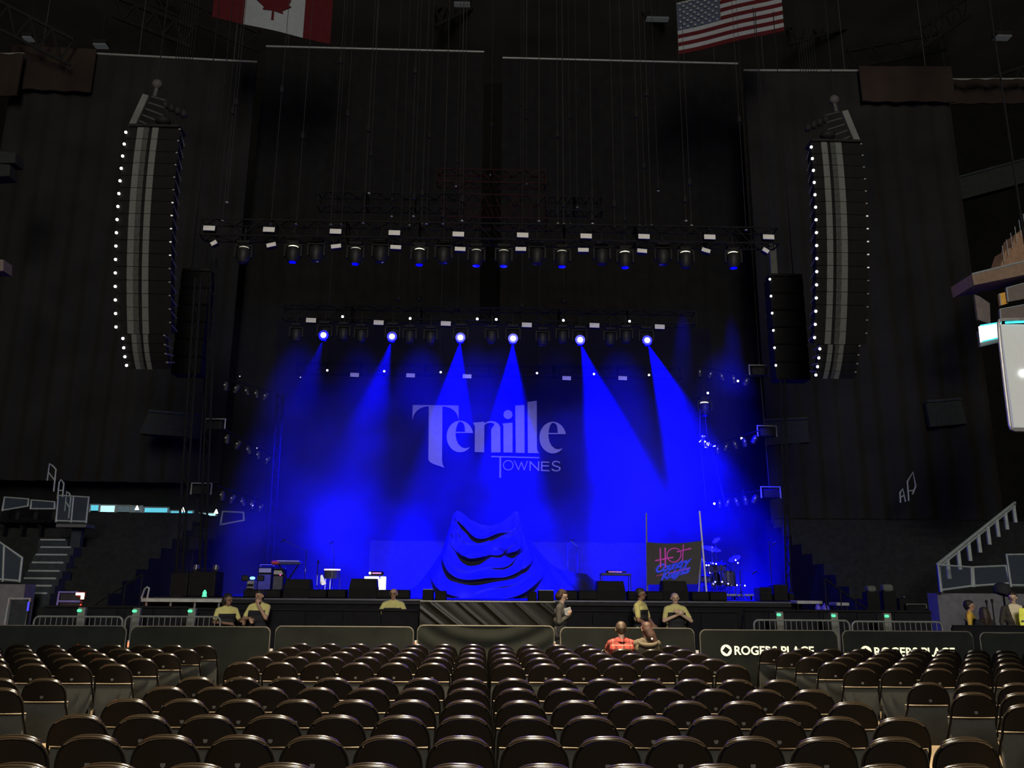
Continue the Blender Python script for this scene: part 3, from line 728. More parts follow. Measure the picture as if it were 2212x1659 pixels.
# the six blue beam lamps on the middle truss: visible lens, and the beam as a real spot lamp in it
M_beam_l = mat('burning_blue_lens', (1, 1, 1), .2, emit=(.75, .75, 1.0), estr=14.0)
beams = [((701, 723), (520, 1290), 1.0, 0), ((848, 726), (700, 1290), 1.0, 1), ((995, 728), (935, 1290), 22.6, 2), ((1108, 730), (1095, 1290), 22.8, 3), ((1252, 733), (1415, 1290), 22.8, 4), ((1396, 734), (1625, 1290), 22.8, 5)]
def head_aimed(p, tgt, label, group, lens, s=.30):
    d = (Vector(tgt)-p).normalized()
    q = d.to_track_quat('-Z', 'Y').to_matrix().to_4x4()
    t = thing('moving_head_light', label, 'light', tuple(p), group=group)
    hd = MB().lathe([(.10, .22), (.16, .15), (.17, .02), (.14, -.12), (.12, -.16)], 14, q).build('head', M_head, t, True)
    MB().lathe([(.105, -.155), (.11, -.17), (.03, -.185)], 14, q).build('lens', lens, hd, True)
    yk = MB()
    for sx in (-1, 1): yk.box((sx*.215, 0, .12), (.04, .09, .34))
    yk.box((0, 0, .29), (.47, .09, .045)); yk.build('yoke', M_dkmetal, t)
    MB().bbox((0, 0, .36), (.34, .28, .10), .02).build('base', M_plastic, t)
    MB().tube([(0, 0, .40), (0, 0, .70)], .025, 6).build('clamp', M_dkmetal, t)
    return t, p+d*.20
BEAM_P = [7000, 45000, 240000, 400000, 270000, 250000]
for k, (a, b, yy, i) in enumerate(beams, 1):
    p = at(a[0], a[1], T2-.2)
    tg = at(b[0], b[1], 22.9 if i > 1 else 24.0); tg = Vector((tg.x, tg.y, DECK+.1))
    t, q = head_aimed(p, tg, '%s burning blue beam lamp on the middle truss from the left' % ORD[k], 'blue beam lamps on the middle truss', M_bluel)
    # a frosted burning lens seen from the front as well
    MB().ball(Vector((0, -.16, -.06)), (.082, .04, .082), 14, 8).build('glowing_lens', M_beam_l, t, 'all')
    MB().lathe([(.15, -.02), (.15, .02)], 18, Matrix.Translation((0, -.14, -.06)) @ Matrix.Rotation(PI/2, 4, 'X')).build('halo_ring', M_bluel, t, True)  # halo around the burning lamp, painted as a glowing blue ring
    L = spot('beam_lamp', q+(tg-q).normalized()*.03, tg, 31.0, BEAM_P[i], BLUE, .75, .03)
    L.parent = t; L.location = L.location-t.location
# dark heads between the beam lamps
for k, (x, y) in enumerate(((640, 724), (742, 722), (780, 726), (885, 728), (930, 730), (1062, 728), (1172, 733), (1215, 728), (1318, 733), (1352, 728)), 1):
    moving_head(x, y, T2-.2, '%s unlit moving head on the middle truss from the left' % ORD[k], 'unlit heads on the middle truss', None, None, .26)
# small white pilot lamps
M_pilot = mat('pilot_lamp', (1, 1, 1), .3, emit=(.9, .9, 1.0), estr=6.0)
def pilot(px, py, Y, label, group, r=.038, m=None):
    p = at(px, py, Y); t = thing('pilot_lamp', label, 'lamp', tuple(p), group=group)
    MB().ball((0, 0, 0), r, 8, 6).build('bulb', m or M_pilot, t, 'all')
    MB().lathe([(r*.9, 0), (r*1.3, .05), (r*1.3, .12), (.01, .14)], 8, Matrix.Rotation(-PI/2, 4, 'X')).build('housing', M_plastic, t, True)
    MB().tube([(0, .08, .03), (0, .2, .30)], .01, 5).build('stem', M_dkmetal, t)
for k, (x, y) in enumerate(((740, 684), (886, 688), (1031, 689), (1072, 690), (1217, 692), (1360, 694)), 1):
    pilot(x, y, T2-.3, '%s small white lamp on the middle truss from the left' % ORD[k], 'small lamps on the middle truss')
for k, (x, y) in enumerate(((707, 800), (830, 802), (952, 804), (1160, 806), (1283, 808), (1402, 810)), 1):
    pilot(x, y, T3-.3, '%s small white lamp on the rear truss from the left' % ORD[k], 'small lamps on the rear truss', .034)
for k, (x, y, r) in enumerate(((1529, 849, .035), (1594, 823, .035), (1602, 947, .035), (1610, 1077, .032), (1543, 1088, .032), (518, 813, .022), (649, 815, .022), (461, 917, .022), (555, 968, .022), (546, 1092, .024)), 1):
    pilot(x, y, 25.0, '%s small point lamp among the dark side rigging' % ORD[k], 'point lamps in the side rigging', r, M_pilot if r > .03 else M_dim_glint_lamp)

# wash from the lit heads under the front truss (their lenses point straight down and upstage)
for k, (x, y, c, l) in enumerate(front):
    if not l: continue
    p = at(x, y, T1+.1)
    pw, tg_, dg = (52000, Vector((p.x, 25.2, 1.6)), 36) if 1000 < x < 1100 else (52000, Vector((p.x, 25.2, 1.6)), 36)
    spot('wash_lamp', p-Vector((0, -.02, .30)), tg_, dg, pw, BLUE, .8, .08)
# added unseen blue spot over the floor seats, aimed at the covered set piece
spot('added_drape_spot', (2.2, 12.0, 17.0), (at(1062, 1225, 21.8).x, 21.8, 2.9), 15.5, 620000, BLUE, .35, .10)
# two wide blue heads at the right whose cones start high in the air
for (px, py, tx) in ((1481, 590, 1455), (1584, 592, 1575)):
    p = at(px, py, T1+.9); tg = at(tx, 1240, 26.0)
    spot('wash_lamp', p, tg, 17, 13000, BLUE, .9, .06)

# ================================================================== side rigging: torms, towers, hanging cables
def torm(label, x0, y0, x1, y1, Y, px_frames):
    a, b = at(x0, y0, Y), at(x1, y1, Y)
    t = thing('light_torm', label, 'rigging', tuple(b))
    wb(MB().tube([a, b], .022, 6), 'pipe', M_dkmetal, t, True)
    wb(MB().tube([a, Vector((a.x, a.y, 35.9))], .006, 4), 'wire', M_chain, t)
    for (fx, fy) in px_frames:
        f = at(fx, fy, Y-.15); fr = wb(MB().tube([f+Vector((-.28, 0, -.32)), f+Vector((-.28, 0, 0)), f+Vector((.28, 0, 0)), f+Vector((.28, 0, -.32))], .026, 6), 'lamp_bracket', M_steel, t, True)
        wb(MB().bbox(f+Vector((0, .02, -.20)), (.46, .22, .26), .03), 'lamp_body', M_plastic, fr)
torm('vertical lamp pipe with three bracketed lamps right of the stage', 1640, 780, 1668, 1130, 24, ((1638, 789), (1656, 920), (1664, 1052)))
torm('vertical lamp pipe with two bracketed lamps left of the stage', 448, 700, 424, 1130, 24, ((466, 905), (436, 1044)))
def tower(label, x0, y0, x1, y1, Y, wpx):
    a, b = at(x0, y0, Y), at(x1, y1, Y); w = wpx/80; b.z = DECK if SX0 < b.x < SX1 else 0.0
    t = thing('cable_tower', label, 'rigging', (b.x, b.y, b.z))
    for s in (-.5, .5): wb(MB().tube([a+Vector((s*w, 0, 0)), b+Vector((s*w, 0, 0))], .03, 6), 'upright', M_steel2, t, True)
    n = 22; mb = MB()
    for i in range(n):
        u, v = a.lerp(b, i/n), a.lerp(b, (i+1)/n); sw = .5 if i % 2 else -.5
        mb.tube([u+Vector((sw*w, 0, 0)), v-Vector((sw*w, 0, 0))], .012, 4)
    wb(mb, 'lattice', M_steel2, t, True)
    wb(MB().bbox((b.x, b.y, b.z+.02), (w*1.8, w*1.5, .05), .01), 'base_plate', M_dkmetal, t)
M_steel2 = mat('dull_grey_steel', (0.010, 0.0105, 0.012), 0.8, spec=.05, var=.15)
tower('outer slim lattice tower left of the stage', 428, 600, 386, 1272, 21.0, 12)
tower('inner slim lattice tower left of the stage', 462, 560, 436, 1272, 22.5, 12)
tower('slim lattice tower left inside the blue haze', 606, 850, 580, 1268, 24.5, 14)
tower('slim lattice tower right of the stage', 1690, 820, 1698, 1290, 22.5, 10)
# rows of small side lights climbing away on both sides
def side_ladder(label, A, B, n, Y0, Y1, grp):
    a, b = at(*A, Y0), at(*B, Y1)
    t = thing('side_light_bar', label, 'rigging', tuple((a+b)/2), group=grp)
    wb(MB().tube([a, b], .02, 6), 'bar', M_dkmetal, t)
    for i in range(n):
        c = a.lerp(b, (i+.5)/n)
        o = wb(MB().lathe([(.07, .12), (.09, .0), (.08, -.14), (.05, -.16)], 10, Matrix.Translation(c-Vector((0, 0, .22))) @ Matrix.Rotation(.5*math.sin(i*2), 4, 'Y')), 'lamp_head', M_head, t, True)
        wb(MB().box(c-Vector((.02, .09, .20)), (.035, .02, .05), (0, .6, 0)), 'glint_plate', M_alu, o)
for k, (A, B) in enumerate((((478, 815), (585, 845)), ((480, 925), (590, 985)), ((470, 1050), (575, 1085))), 1):
    side_ladder('%s bar of small side lights left of the stage from the top' % ORD[k], A, B, 5, 23.5, 27, 'side light bars left')
for k, (A, B) in enumerate((((1500, 790), (1625, 812)), ((1540, 960), (1640, 930)), ((1545, 1075), (1640, 1060))), 1):
    side_ladder('%s bar of small side lights right of the stage from the top' % ORD[k], A, B, 5, 27, 23.5, 'side light bars right')
# bright chrome hanging fixture right of the stage
p = at(1521, 866, 24.4)
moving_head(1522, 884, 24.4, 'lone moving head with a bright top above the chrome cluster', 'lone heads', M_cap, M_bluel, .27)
M_chrome = mat('chrome', (.8, .8, .82), .12, metal=1.0, var=.03)
c = at(1521, 955, 24.0)
t = thing('chrome_lamp_cluster', 'glittering chrome lamp cluster hanging right of the stage in blue light', 'lamp', tuple(c))
for dx in (-.12, .10): MB().tube([(dx*.6, 0, 1.0), (dx, 0, .15)], .012, 5).build('hanger', M_chrome, t)
for k, (dx, dz, r) in enumerate(((0, 0, .10), (.14, -.05, .08), (-.10, .03, .07), (.30, -.12, .06), (.06, -.16, .06), (-.02, .16, .06))):
    o = MB().lathe([(r*.4, r), (r, r*.2), (r*.9, -r), (r*.3, -r*1.2)], 10, Matrix.Translation((dx, 0, dz)) @ Matrix.Rotation(.4*k, 4, 'Y')).build('lamp_can', M_chrome, t, True)
    MB().ball((dx, -r*.8, dz), r*.28, 6, 5).build('bulb', M_pilot if k in (0, 3) else M_bluel, o, 'all')
for dx, e in ((-.10, -.02), (.22, .22)): MB().tube([(dx, 0, -.18), (dx+e+.1, 0, -1.9)], .012, 5).build('leg', M_chrome, t)
spot('side_lamp', at(1420, 820, 23.2), c, 14, 1500, BLUE, .4, .05)

# ---------------------------------------------------------------- chain hoists hanging from the roof
hoists = [(714, 488, 21.5, 729, 0.26), (737, 488, 23, 748, .47), (785, 484, 21.5, 803, .58), (797, 420, 24, 806, .80), (846, 470, 26, 850, .9), (884, 490, 21.5, 890, .3), (893, 470, 24, 902, .9),
          (910, 486, 21.5, 916, .86), (921, 486, 24.6, 927, .55), (957, 486, 24.6, 962, .95), (985, 405, 27, 990, .85), (998, 480, 21.5, 1004, .9), (1060, 380, 28, 1063, .7), (1124, 370, 28, 1126, .6),
          (1137, 400, 28, 1138, .6), (1164, 480, 24.6, 1164, .9), (1205, 486, 21.5, 1203, .6), (1218, 486, 24.6, 1213, .9), (1232, 486, 27.6, 1240, .38), (1247, 450, 26, 1240, .95), (1280, 486, 21.5, 1277, .97),
          (1328, 490, 21.5, 1322, .9), (1350, 490, 24.6, 1342, .96), (1382, 490, 21.5, 1372, .5), (1395, 490, 24, 1384, .7), (1407, 490, 21.5, 1398, .4), (1422, 415, 26, 1412, .97),
          (1482, 480, 21.5, 1474, .9), (1494, 490, 22, 1484, .8), (1612, 500, 21.5, 1600, .5), (490, 440, 21.5, 508, .55), (480, 480, 22, 498, .5), (585, 486, 21.5, 606, .4), (640, 486, 22, 660, .6)]
for k, (x, y, Y, xt, fr) in enumerate(sorted(hoists), 1):
    b = at(x, y, Y); top = Vector((b.x, Y, min(35.9, b.z+22)))
    t = thing('chain_hoist', '%s chain hoist from the left hanging above the trusses' % ORD[k], 'hoist', tuple(b), group='chain hoists above the stage')
    wb(MB().tube([b, top], .0075, 4), 'chain', M_chain, t)
    zz = b+(Vector((b.x, Y, b.z+7))-b)*(1-fr)*1.0
    wb(MB().lathe([(.02, -.12), (.06, -.09), (.06, .08), (.03, .12)], 8, Matrix.Translation(zz)), 'motor', M_dkmetal, t, True)
    wb(MB().lathe([(.012, 0), (.045, .02), (.045, .05), (.012, .07)], 6, Matrix.Translation(b)), 'hook', M_steel, t, True)
# slings falling to the lower trusses
for k, (x, y0, y1, Y) in enumerate(((905, 575, 645, T2), (860, 575, 645, T2), (988, 560, 665, T2), (1128, 545, 660, T2), (1218, 570, 650, T2), (950, 700, 790, T3), (1165, 700, 785, T3), (703, 740, 780, T3)), 1):
    a, b = at(x, y0, Y), at(x, y1, Y)
    t = thing('truss_sling', '%s short sling with shackle holding a lower truss from the left' % ORD[k], 'sling', tuple(b), group='slings of the lower trusses')
    wb(MB().tube([(a.x, Y, 35.95), b], .007, 4), 'wire', M_chain, t)
    wb(MB().ball(b, (.10, .08, .10), 8, 6), 'shackle', M_dkmetal, t, True)

# ================================================================== flags under the roof
M_fred = mat('flag_red', (0.060, 0.008, 0.010), .95, spec=.1, var=.1); M_fwh = mat('flag_white', (0.22, 0.24, 0.25), .95, spec=.1, var=.05); M_fbl = mat('flag_blue', (0.035, 0.045, 0.075), .9, var=.1)
def flag_frame(bl, br, aspect, z):
    L, Rr = at_z(*bl, z), at_z(*br, z); w = (Rr-L).length
    M = Matrix.Translation(L) @ Matrix(((*(Rr-L).normalized(), 0), ((-(Rr-L).normalized().y), (Rr-L).normalized().x, 0, 0), (0, 0, 1, 0), (0, 0, 0, 1))).transposed()
    X = (Rr-L).normalized(); Yv = Vector((-X.y, X.x, 0)); Zv = Vector((0, 0, 1))
    M = Matrix(((X.x, Yv.x, 0, L.x), (X.y, Yv.y, 0, L.y), (0, 0, 1, L.z), (0, 0, 0, 1)))
    return M, w, L
M, w, L = flag_frame((458, 36), (713, 95), 2, 21.5); hgt = w*.5
t = thing('flag', 'red and white maple leaf flag hanging at the top left', 'flag'); t.matrix_world = M
def sheet(name, x0, x1, z0, z1, m, y=0):
    mb = MB(); n = 10
    G = lambda o: [[(x0+(x1-x0)*i/n, y+o+.03*math.sin((x0+(x1-x0)*i/n)*2.2), z0+(z1-z0)*j/4) for i in range(n+1)] for j in range(5)]
    a, b = G(-.008), G(.008); mb.grid(a); mb.grid(b); mb.grid([a[0], b[0]]); mb.grid([a[-1], b[-1]])
    mb.grid([[r[0] for r in a], [r[0] for r in b]]); mb.grid([[r[-1] for r in a], [r[-1] for r in b]])
    return mb.build(name, m, t, True)
sheet('red_band', 0, w*.255, 0, hgt, M_fred); sheet('white_field', w*.255, w*.76, 0, hgt, M_fwh); sheet('red_band', w*.76, w, 0, hgt, M_fred)
leaf = [(0, .42), (.06, .30), (.13, .34), (.10, .16), (.20, .26), (.22, .20), (.32, .22), (.28, .10), (.33, .07), (.17, -.06), (.19, -.12), (.02, -.10), (.025, -.30),
        (-.025, -.30), (-.02, -.10), (-.19, -.12), (-.17, -.06), (-.33, .07), (-.28, .10), (-.32, .22), (-.22, .20), (-.20, .26), (-.10, .16), (-.13, .34), (-.06, .30)]
me = curve_fill([[(x*hgt*.92, y*hgt*.92) for x, y in leaf]], .012); me.materials.append(M_fred)
link('maple_leaf', me, t, (w*.49, -.06, hgt*.47), (PI/2, 0, 0))
MB().tube([(0, 0, hgt), (w, 0, hgt)], .03, 6).build('top_pole', M_steel, t, True)
for s in (.02, .98): MB().tube([(w*s, 0, hgt), (w*s, 0, hgt+8)], .01, 4).build('wire', M_chain, t)
M, w, L = flag_frame((1466, 118), (1694, 66), 1.9, 21.0); hgt = w/1.72
t = thing('flag', 'striped flag with a starred blue corner hanging at the top right', 'flag'); t.matrix_world = M
for i in range(13):
    z0, z1 = hgt*i/13, hgt*(i+1)/13; red = i % 2 == 0
    sheet('red_stripe' if red else 'white_stripe', w*.425 if i >= 6 else 0, w, z0, z1, M_fred if red else M_fwh)
sheet('blue_canton', 0, w*.425, hgt*6/13, hgt, M_fbl)
star = [(math.sin(k*PI/5)*(1 if k % 2 == 0 else .4), math.cos(k*PI/5)*(1 if k % 2 == 0 else .4)) for k in range(10)]
mes = curve_fill([[(x*.055*w/3, y*.055*w/3) for x, y in star]], .004); mes.materials.append(M_fwh)
for r in range(9):
    for c in range(6 if r % 2 == 0 else 5):
        link('star', mes, t, (w*.425*((c+.5)/6 if r % 2 == 0 else (c+1)/6), -.045, hgt*6/13+hgt*7/13*(r+.5)/9), (PI/2, 0, 0))
MB().tube([(0, 0, hgt), (w, 0, hgt)], .03, 6).build('top_pole', M_steel, t, True)
for s in (.02, .98): MB().tube([(w*s, 0, hgt), (w*s, 0, hgt+8)], .01, 4).build('wire', M_chain, t)
# ================================================================== draped set piece in the middle of the stage
M_satin = mat('dark_satin', (0.020, 0.020, 0.026), 0.5, spec=.12, var=.08, scale=2)
DY = 22.5
def sx(px, py=1240): return at(px, py, DY).x
def sz(py, px=1057): return at(px, py, DY).z
ridge = [(872, 1284), (905, 1262), (935, 1222), (956, 1190), (968, 1150), (979, 1112), (987, 1104), (996, 1107), (1015, 1123), (1038, 1134), (1058, 1137), (1080, 1131), (1100, 1117), (1112, 1105), (1120, 1108),
         (1130, 1130), (1143, 1162), (1165, 1192), (1185, 1215), (1205, 1228), (1235, 1236), (1265, 1240), (1292, 1262), (1302, 1284)]
rp = [(sx(x, y), sz(y, x)) for x, y in ridge]
base_x = [sx(866+(1300-866)*i/(len(ridge)-1), 1287) for i in range(len(ridge))]
def interp(L, t):
    f = t*(len(L)-1); i = min(int(f), len(L)-2); f -= i; f2 = f
    return tuple(a+(b-a)*f2 for a, b in zip(L[i], L[i+1]))
pk1, pk2 = Vector((sx(987), sz(1104))), Vector((sx(1114), sz(1105)))
xm_ = (pk1.x+pk2.x)/2; hw_ = (pk2.x-pk1.x)/2
from mathutils.noise import noise as nz_
def saw(p, k=.80):
    f = p-math.floor(p)
    return (f/k)**1.4 if f < k else (.5+.5*math.cos(PI*(f-k)/(1-k)))
def fold_d(x, z):
    """forward displacement of the cloth: overlapping catenary swags between the peaks, gathered rays on the outer flanks"""
    low = max(0, 1-(z-DECK)/1.5)
    u0 = (x-xm_)/hw_; u = u0/(1+1.25*low)
    sw = z-.50*(u*u)*(1.0 if abs(u) < 1.2 else (1.2/abs(u))**2)+.06*math.sin(2.7*u+z*1.5)+.05*math.sin(5.1*u-z)
    nv = nz_(Vector((u*1.1, z*.9, 3.1))); n2 = nz_(Vector((u*1.7+5, z*1.9, 1.0)))
    sw += .13*nv
    swag = saw((3.95-sw)/(.50))*.22*(.55+.45*math.cos(min(1, abs(u)/1.6)*PI/2))*max(.15, min(1.25, .75+1.3*n2))+saw((3.7-sw)/.29+.35*u+.5*n2)*.075*max(0, .5+1.6*nv)+.05*n2
    pk = pk1 if x < xm_ else pk2
    ang = math.atan2(x-pk.x, max(.05, pk.y+.35-z))
    n3 = nz_(Vector((x*1.3, z*1.1, 9)))
    rays = saw(ang*3.3+.5*n3)*.13*max(.2, .8+n3)+saw(ang*7.3+.4*z)*.04
    wgt = 1/(1+math.exp((abs(u)-1.05)*9))
    return swag*wgt+rays*(1-wgt)
n, m = 260, 170; G = []; Bk = []
for j in range(m+1):
    v = j/m; row = []; rb = []
    for i in range(n+1):
        s = i/n; rx, rz = interp(rp, s); bx = interp([(b,) for b in base_x], s)[0]
        x = rx+(bx-rx)*v**1.3; z = rz+(DECK+.012-rz)*v
        hgt_ = (rz-DECK)
        y = DY-.15-1.15*(v**1.15)*min(1, hgt_/1.6+.25)
        edge = min(1, v*5)*min(1, (1-abs(2*s-1))*7)
        y -= fold_d(x, z)*edge*min(1, hgt_/.7)*(1 if v < .93 else 1)
        row.append((x, y, z)); rb.append((rx+(bx-rx)*.6*v, DY+.1+.9*v, z))
    G.append(row); Bk.append(rb)
t = thing('draped_set_piece', 'large satin cloth draped over two peaks at the centre of the stage', 'drape', (sx(1060), DY, DECK))
wb(MB().grid(G), 'front_cloth', M_satin, t, 'all')
wb(MB().grid(Bk), 'rear_cloth', M_satin, t, 'all')
for pk in (pk1, pk2): wb(MB().tube([(pk.x, DY+.02, DECK), (pk.x, DY+.02, pk.y-.05)], .03, 6), 'hidden_pole', M_steel, t)

# low cloth-covered set wall across the back of the stage
a_, b_ = at(800, 1168, 28.4), at(1400, 1168, 28.4)
t = thing('set_flat', 'low pale cloth flat across the back of the stage behind the draped set', 'set', ((a_.x+b_.x)/2, 28.4, DECK))
wb(pleated((a_.x, 28.4), (b_.x, 28.4), a_.z, DECK, 1.4, .03, 6, thick=.02), 'cloth', mat('grey_set_cloth', (.022, .022, .028), .8, spec=.1), t, 'all')
wb(MB().tube([(a_.x, 28.4, a_.z), (b_.x, 28.4, a_.z)], .025, 6), 'top_pipe', M_dkmetal, t, True)
# ================================================================== band gear on the stage
M_flight = mat('black_flight_case', (0.008, 0.008, 0.009), 0.65, spec=.1, var=.2)
def wedge(px0, px1, pt, pb, Y, label):
    a, b = at(px0, pb, Y), at(px1, pb, Y); zt = at((px0+px1)/2, pt, Y).z; w = b.x-a.x; h = zt-DECK; xm = (a.x+b.x)/2
    t = thing('monitor_wedge', label, 'speaker', (xm, Y, DECK), group='stage monitors')
    mb = MB(); d = .55
    prof = [(0, 0), (.0, h*.42), (.12, h), (d*.75, h), (d, h*.1), (d, 0)]
    nn = len(prof); k = .90
    vs = [(-w/2*(1 if z < h*.6 else k), y, z) for y, z in prof]+[(w/2*(1 if z < h*.6 else k), y, z) for y, z in prof]
    mb.add(vs, [tuple(range(nn)), tuple(range(2*nn-1, nn-1, -1))]+[(i, (i+1) % nn, (i+1) % nn+nn, i+nn) for i in range(nn)])
    mb.build('cabinet', M_flight, t)
    MB().box((0, .055, h*.71), (w*.86, .02, h*.5), (-.3, 0, 0)).build('grille', M_plastic, t)
    for s in (-1, 1): MB().box((s*w*.502, d*.45, h*.5), (.02, .14, .05)).build('handle', M_dkmetal, t)
wedge(611, 668, 1251, 1292, 20.35, 'black monitor speaker left of the lit white stand')
wedge(752, 813, 1250, 1292, 20.35, 'black monitor speaker beside the lit white stand')
wedge(1290, 1352, 1255, 1296, 20.35, 'black monitor speaker in front of the small metal table')
wedge(1432, 1488, 1255, 1297, 20.35, 'black monitor speaker in front of the painted banner')
def subrow(px0, px1, pt, n, Y, lab):
    for i in range(n):
        x0, x1 = px0+(px1-px0)*i/n, px0+(px1-px0)*(i+1)/n
        a, b = at(x0, pt, Y), at(x1, pt, Y); h = a.z-DECK
        t = thing('low_speaker', '%s low black speaker box from the left %s' % (ORD[i+1], lab), 'speaker', ((a.x+b.x)/2, Y, DECK), group='low speaker boxes along the stage edge')
        MB().bbox((0, 0, h/2), (b.x-a.x-.03, .4, h), .02).build('cabinet', M_flight, t)
        MB().box((0, -.205, h*.5), ((b.x-a.x)*.86, .012, h*.7)).build('grille', M_plastic, t)
subrow(530, 612, 1273, 2, 20.45, 'left of both left monitors')
subrow(669, 751, 1273, 2, 20.45, 'between the two left monitors')
subrow(814, 888, 1274, 2, 20.45, 'left of the runway')
subrow(1204, 1289, 1275, 2, 20.45, 'right of the runway')
subrow(1353, 1431, 1277, 2, 20.45, 'between the two right monitors')
subrow(1489, 1566, 1278, 2, 20.45, 'right of the painted banner')
# two dark boxes with pale lids on the runway corners
for px0, px1, pt, lab in ((913, 936, 1273, 'dark box with pale lid at the left runway corner'), (940, 964, 1277, 'small dark box second from the left runway corner'), (1141, 1160, 1279, 'small dark box second from the right runway corner'), (1163, 1196, 1275, 'dark box with pale lid at the right runway corner')):
    a, b = at(px0, pt, 18.1), at(px1, pt, 18.1); h = a.z-DECK-.01
    t = thing('runway_box', lab, 'box', ((a.x+b.x)/2, 18.1, DECK), group='boxes on the runway')
    MB().bbox((0, .15, h/2), (b.x-a.x, .35, h), .015).build('body', M_flight, t)
    MB().bbox((0, .15, h+.008), ((b.x-a.x)*.96, .33, .02), .006).build('lid', M_steel if 'pale' in lab else M_plastic, t)
# white stand; the stage light on it is painted as emission
M_lit = mat('white_stand_painted_light', (.9, .9, .95), .5, emit=(.95, .93, 1.0), estr=.95)
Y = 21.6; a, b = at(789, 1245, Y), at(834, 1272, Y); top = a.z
t = thing('lit_stand', 'bright white two-legged stand with painted-in light beside the left monitors', 'stand', ((a.x+b.x)/2, Y, DECK))
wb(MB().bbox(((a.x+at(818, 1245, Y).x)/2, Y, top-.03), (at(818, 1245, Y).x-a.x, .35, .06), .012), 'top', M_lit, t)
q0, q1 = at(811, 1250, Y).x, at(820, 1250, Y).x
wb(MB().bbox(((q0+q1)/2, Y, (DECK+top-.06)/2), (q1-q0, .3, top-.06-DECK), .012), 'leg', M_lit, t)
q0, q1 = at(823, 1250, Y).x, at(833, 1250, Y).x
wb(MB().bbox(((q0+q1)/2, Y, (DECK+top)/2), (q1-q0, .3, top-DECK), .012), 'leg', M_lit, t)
M_pink = mat('pink_display', (.6, .2, .6), .4, emit=(.75, .25, .8), estr=.6)
t = thing('stage_console', 'small device with a bright dot and pink display on the white stand', 'device', ((a.x+b.x)/2, Y, top))
q = at(803, 1238, Y)
wb(MB().bbox((q.x+.12, Y, top+.07), (.36, .2, .11), .02), 'case', M_plastic, t)
wb(MB().box((q.x+.14, Y-.105, top+.08), (.22, .012, .035)), 'display', M_pink, t)
wb(MB().ball((q.x-.03, Y-.11, top+.08), .03, 8, 6), 'knob_lamp', M_pilot, t, 'all')
# drum whose bright rim shine is painted as emission
M_blk = mat('blue_black_lacquer', (.05, .05, .09), .25, var=.1)
def drum(label, px, pt, pb, wpx, Y, rimm, name='floor_tom'):
    c = at(px, pt, Y); r = wpx/2/83; z1 = c.z; z0 = at(px, pb, Y).z
    t = thing(name, label, 'drum', (c.x, Y, DECK))
    wb(MB().lathe([(r, z0), (r, z1-.02)], 20, Matrix.Translation((c.x, Y, 0))), 'shell', M_blk, t, True)
    wb(MB().lathe([(r*1.03, z1-.04), (r*1.05, z1-.02), (r*1.03, z1), (r*.9, z1)], 20, Matrix.Translation((c.x, Y, 0))), 'rim', rimm, t, True)
    for k in range(3):
        aa = k*2.1+.5; wb(MB().tube([(c.x+r*math.cos(aa), Y+r*math.sin(aa), z1-.1), (c.x+r*1.15*math.cos(aa), Y+r*1.15*math.sin(aa), DECK)], .012, 5), 'leg', M_chrome, t)
drum('round drum with a bright pale rim between the left monitors', 718, 1229, 1250, 34, 22.5, mat('drum_rim_painted_shine', (.9, .8, .8), .4, emit=(1, .78, .85), estr=.8))
# keyboard on its stand and amplifiers left
def amp(label, px0, px1, pt, Y, cols, red=False):
    a, b = at(px0, pt, Y), at(px1, pt, Y); h = a.z-DECK; w = b.x-a.x
    t = thing('amplifier', label, 'amplifier', ((a.x+b.x)/2, Y, DECK))
    MB().bbox((0, 0, h/2), (w, .35, h), .02).build('cabinet', M_flight, t)
    MB().box((0, -.18, h*.42), (w*.86, .012, h*.62)).build('speaker_cloth', mat('blue_grey_cloth', (.07, .07, .10), .9), t)
    MB().box((0, -.18, h*.87), (w*.86, .012, h*.14)).build('control_panel', M_alu, t)
    MB().tube([(-w*.48, 0, h+.0), (-w*.48, 0, h+.05), (w*.48, 0, h+.05), (w*.48, 0, h)], .015, 5).build('handle', M_steel, t)
    if red: MB().ball((w*.2, -.19, h*.78), .022, 6, 5).build('indicator', M_amberr, t)
M_amberr = mat('magenta_indicator', (.8, .1, .4), .4, emit=(1, .08, .45), estr=1.2)
amp('tall amplifier with pale top edge at the left of the band gear', 562, 592, 1224, 23, 1)
amp('amplifier with a magenta indicator left of the band gear', 594, 617, 1229, 22.8, 1, True)
Y = 22.6; a, b = at(596, 1216, Y), at(652, 1216, Y)
t = thing('keyboard', 'electric keyboard on a stand with a red end block', 'keyboard', ((a.x+b.x)/2, Y, DECK))
wb(MB().bbox(((a.x+b.x)/2, Y, a.z), (b.x-a.x, .32, .09), .02), 'body', M_blk, t)
wb(MB().box(((a.x+b.x)/2, Y-.08, a.z+.05), (b.x-a.x-.1, .14, .015)), 'keys', M_white, t)
wb(MB().bbox((a.x+.02, Y, a.z+.005), (.22, .34, .11), .03), 'end_block', mat('red_block', (.35, .03, .02), .5), t)
for s in (-1, 1): wb(MB().tube([((a.x+b.x)/2-s*.25, Y, DECK), ((a.x+b.x)/2+s*.25, Y, a.z-.05)], .02, 5), 'leg', M_dkmetal, t)
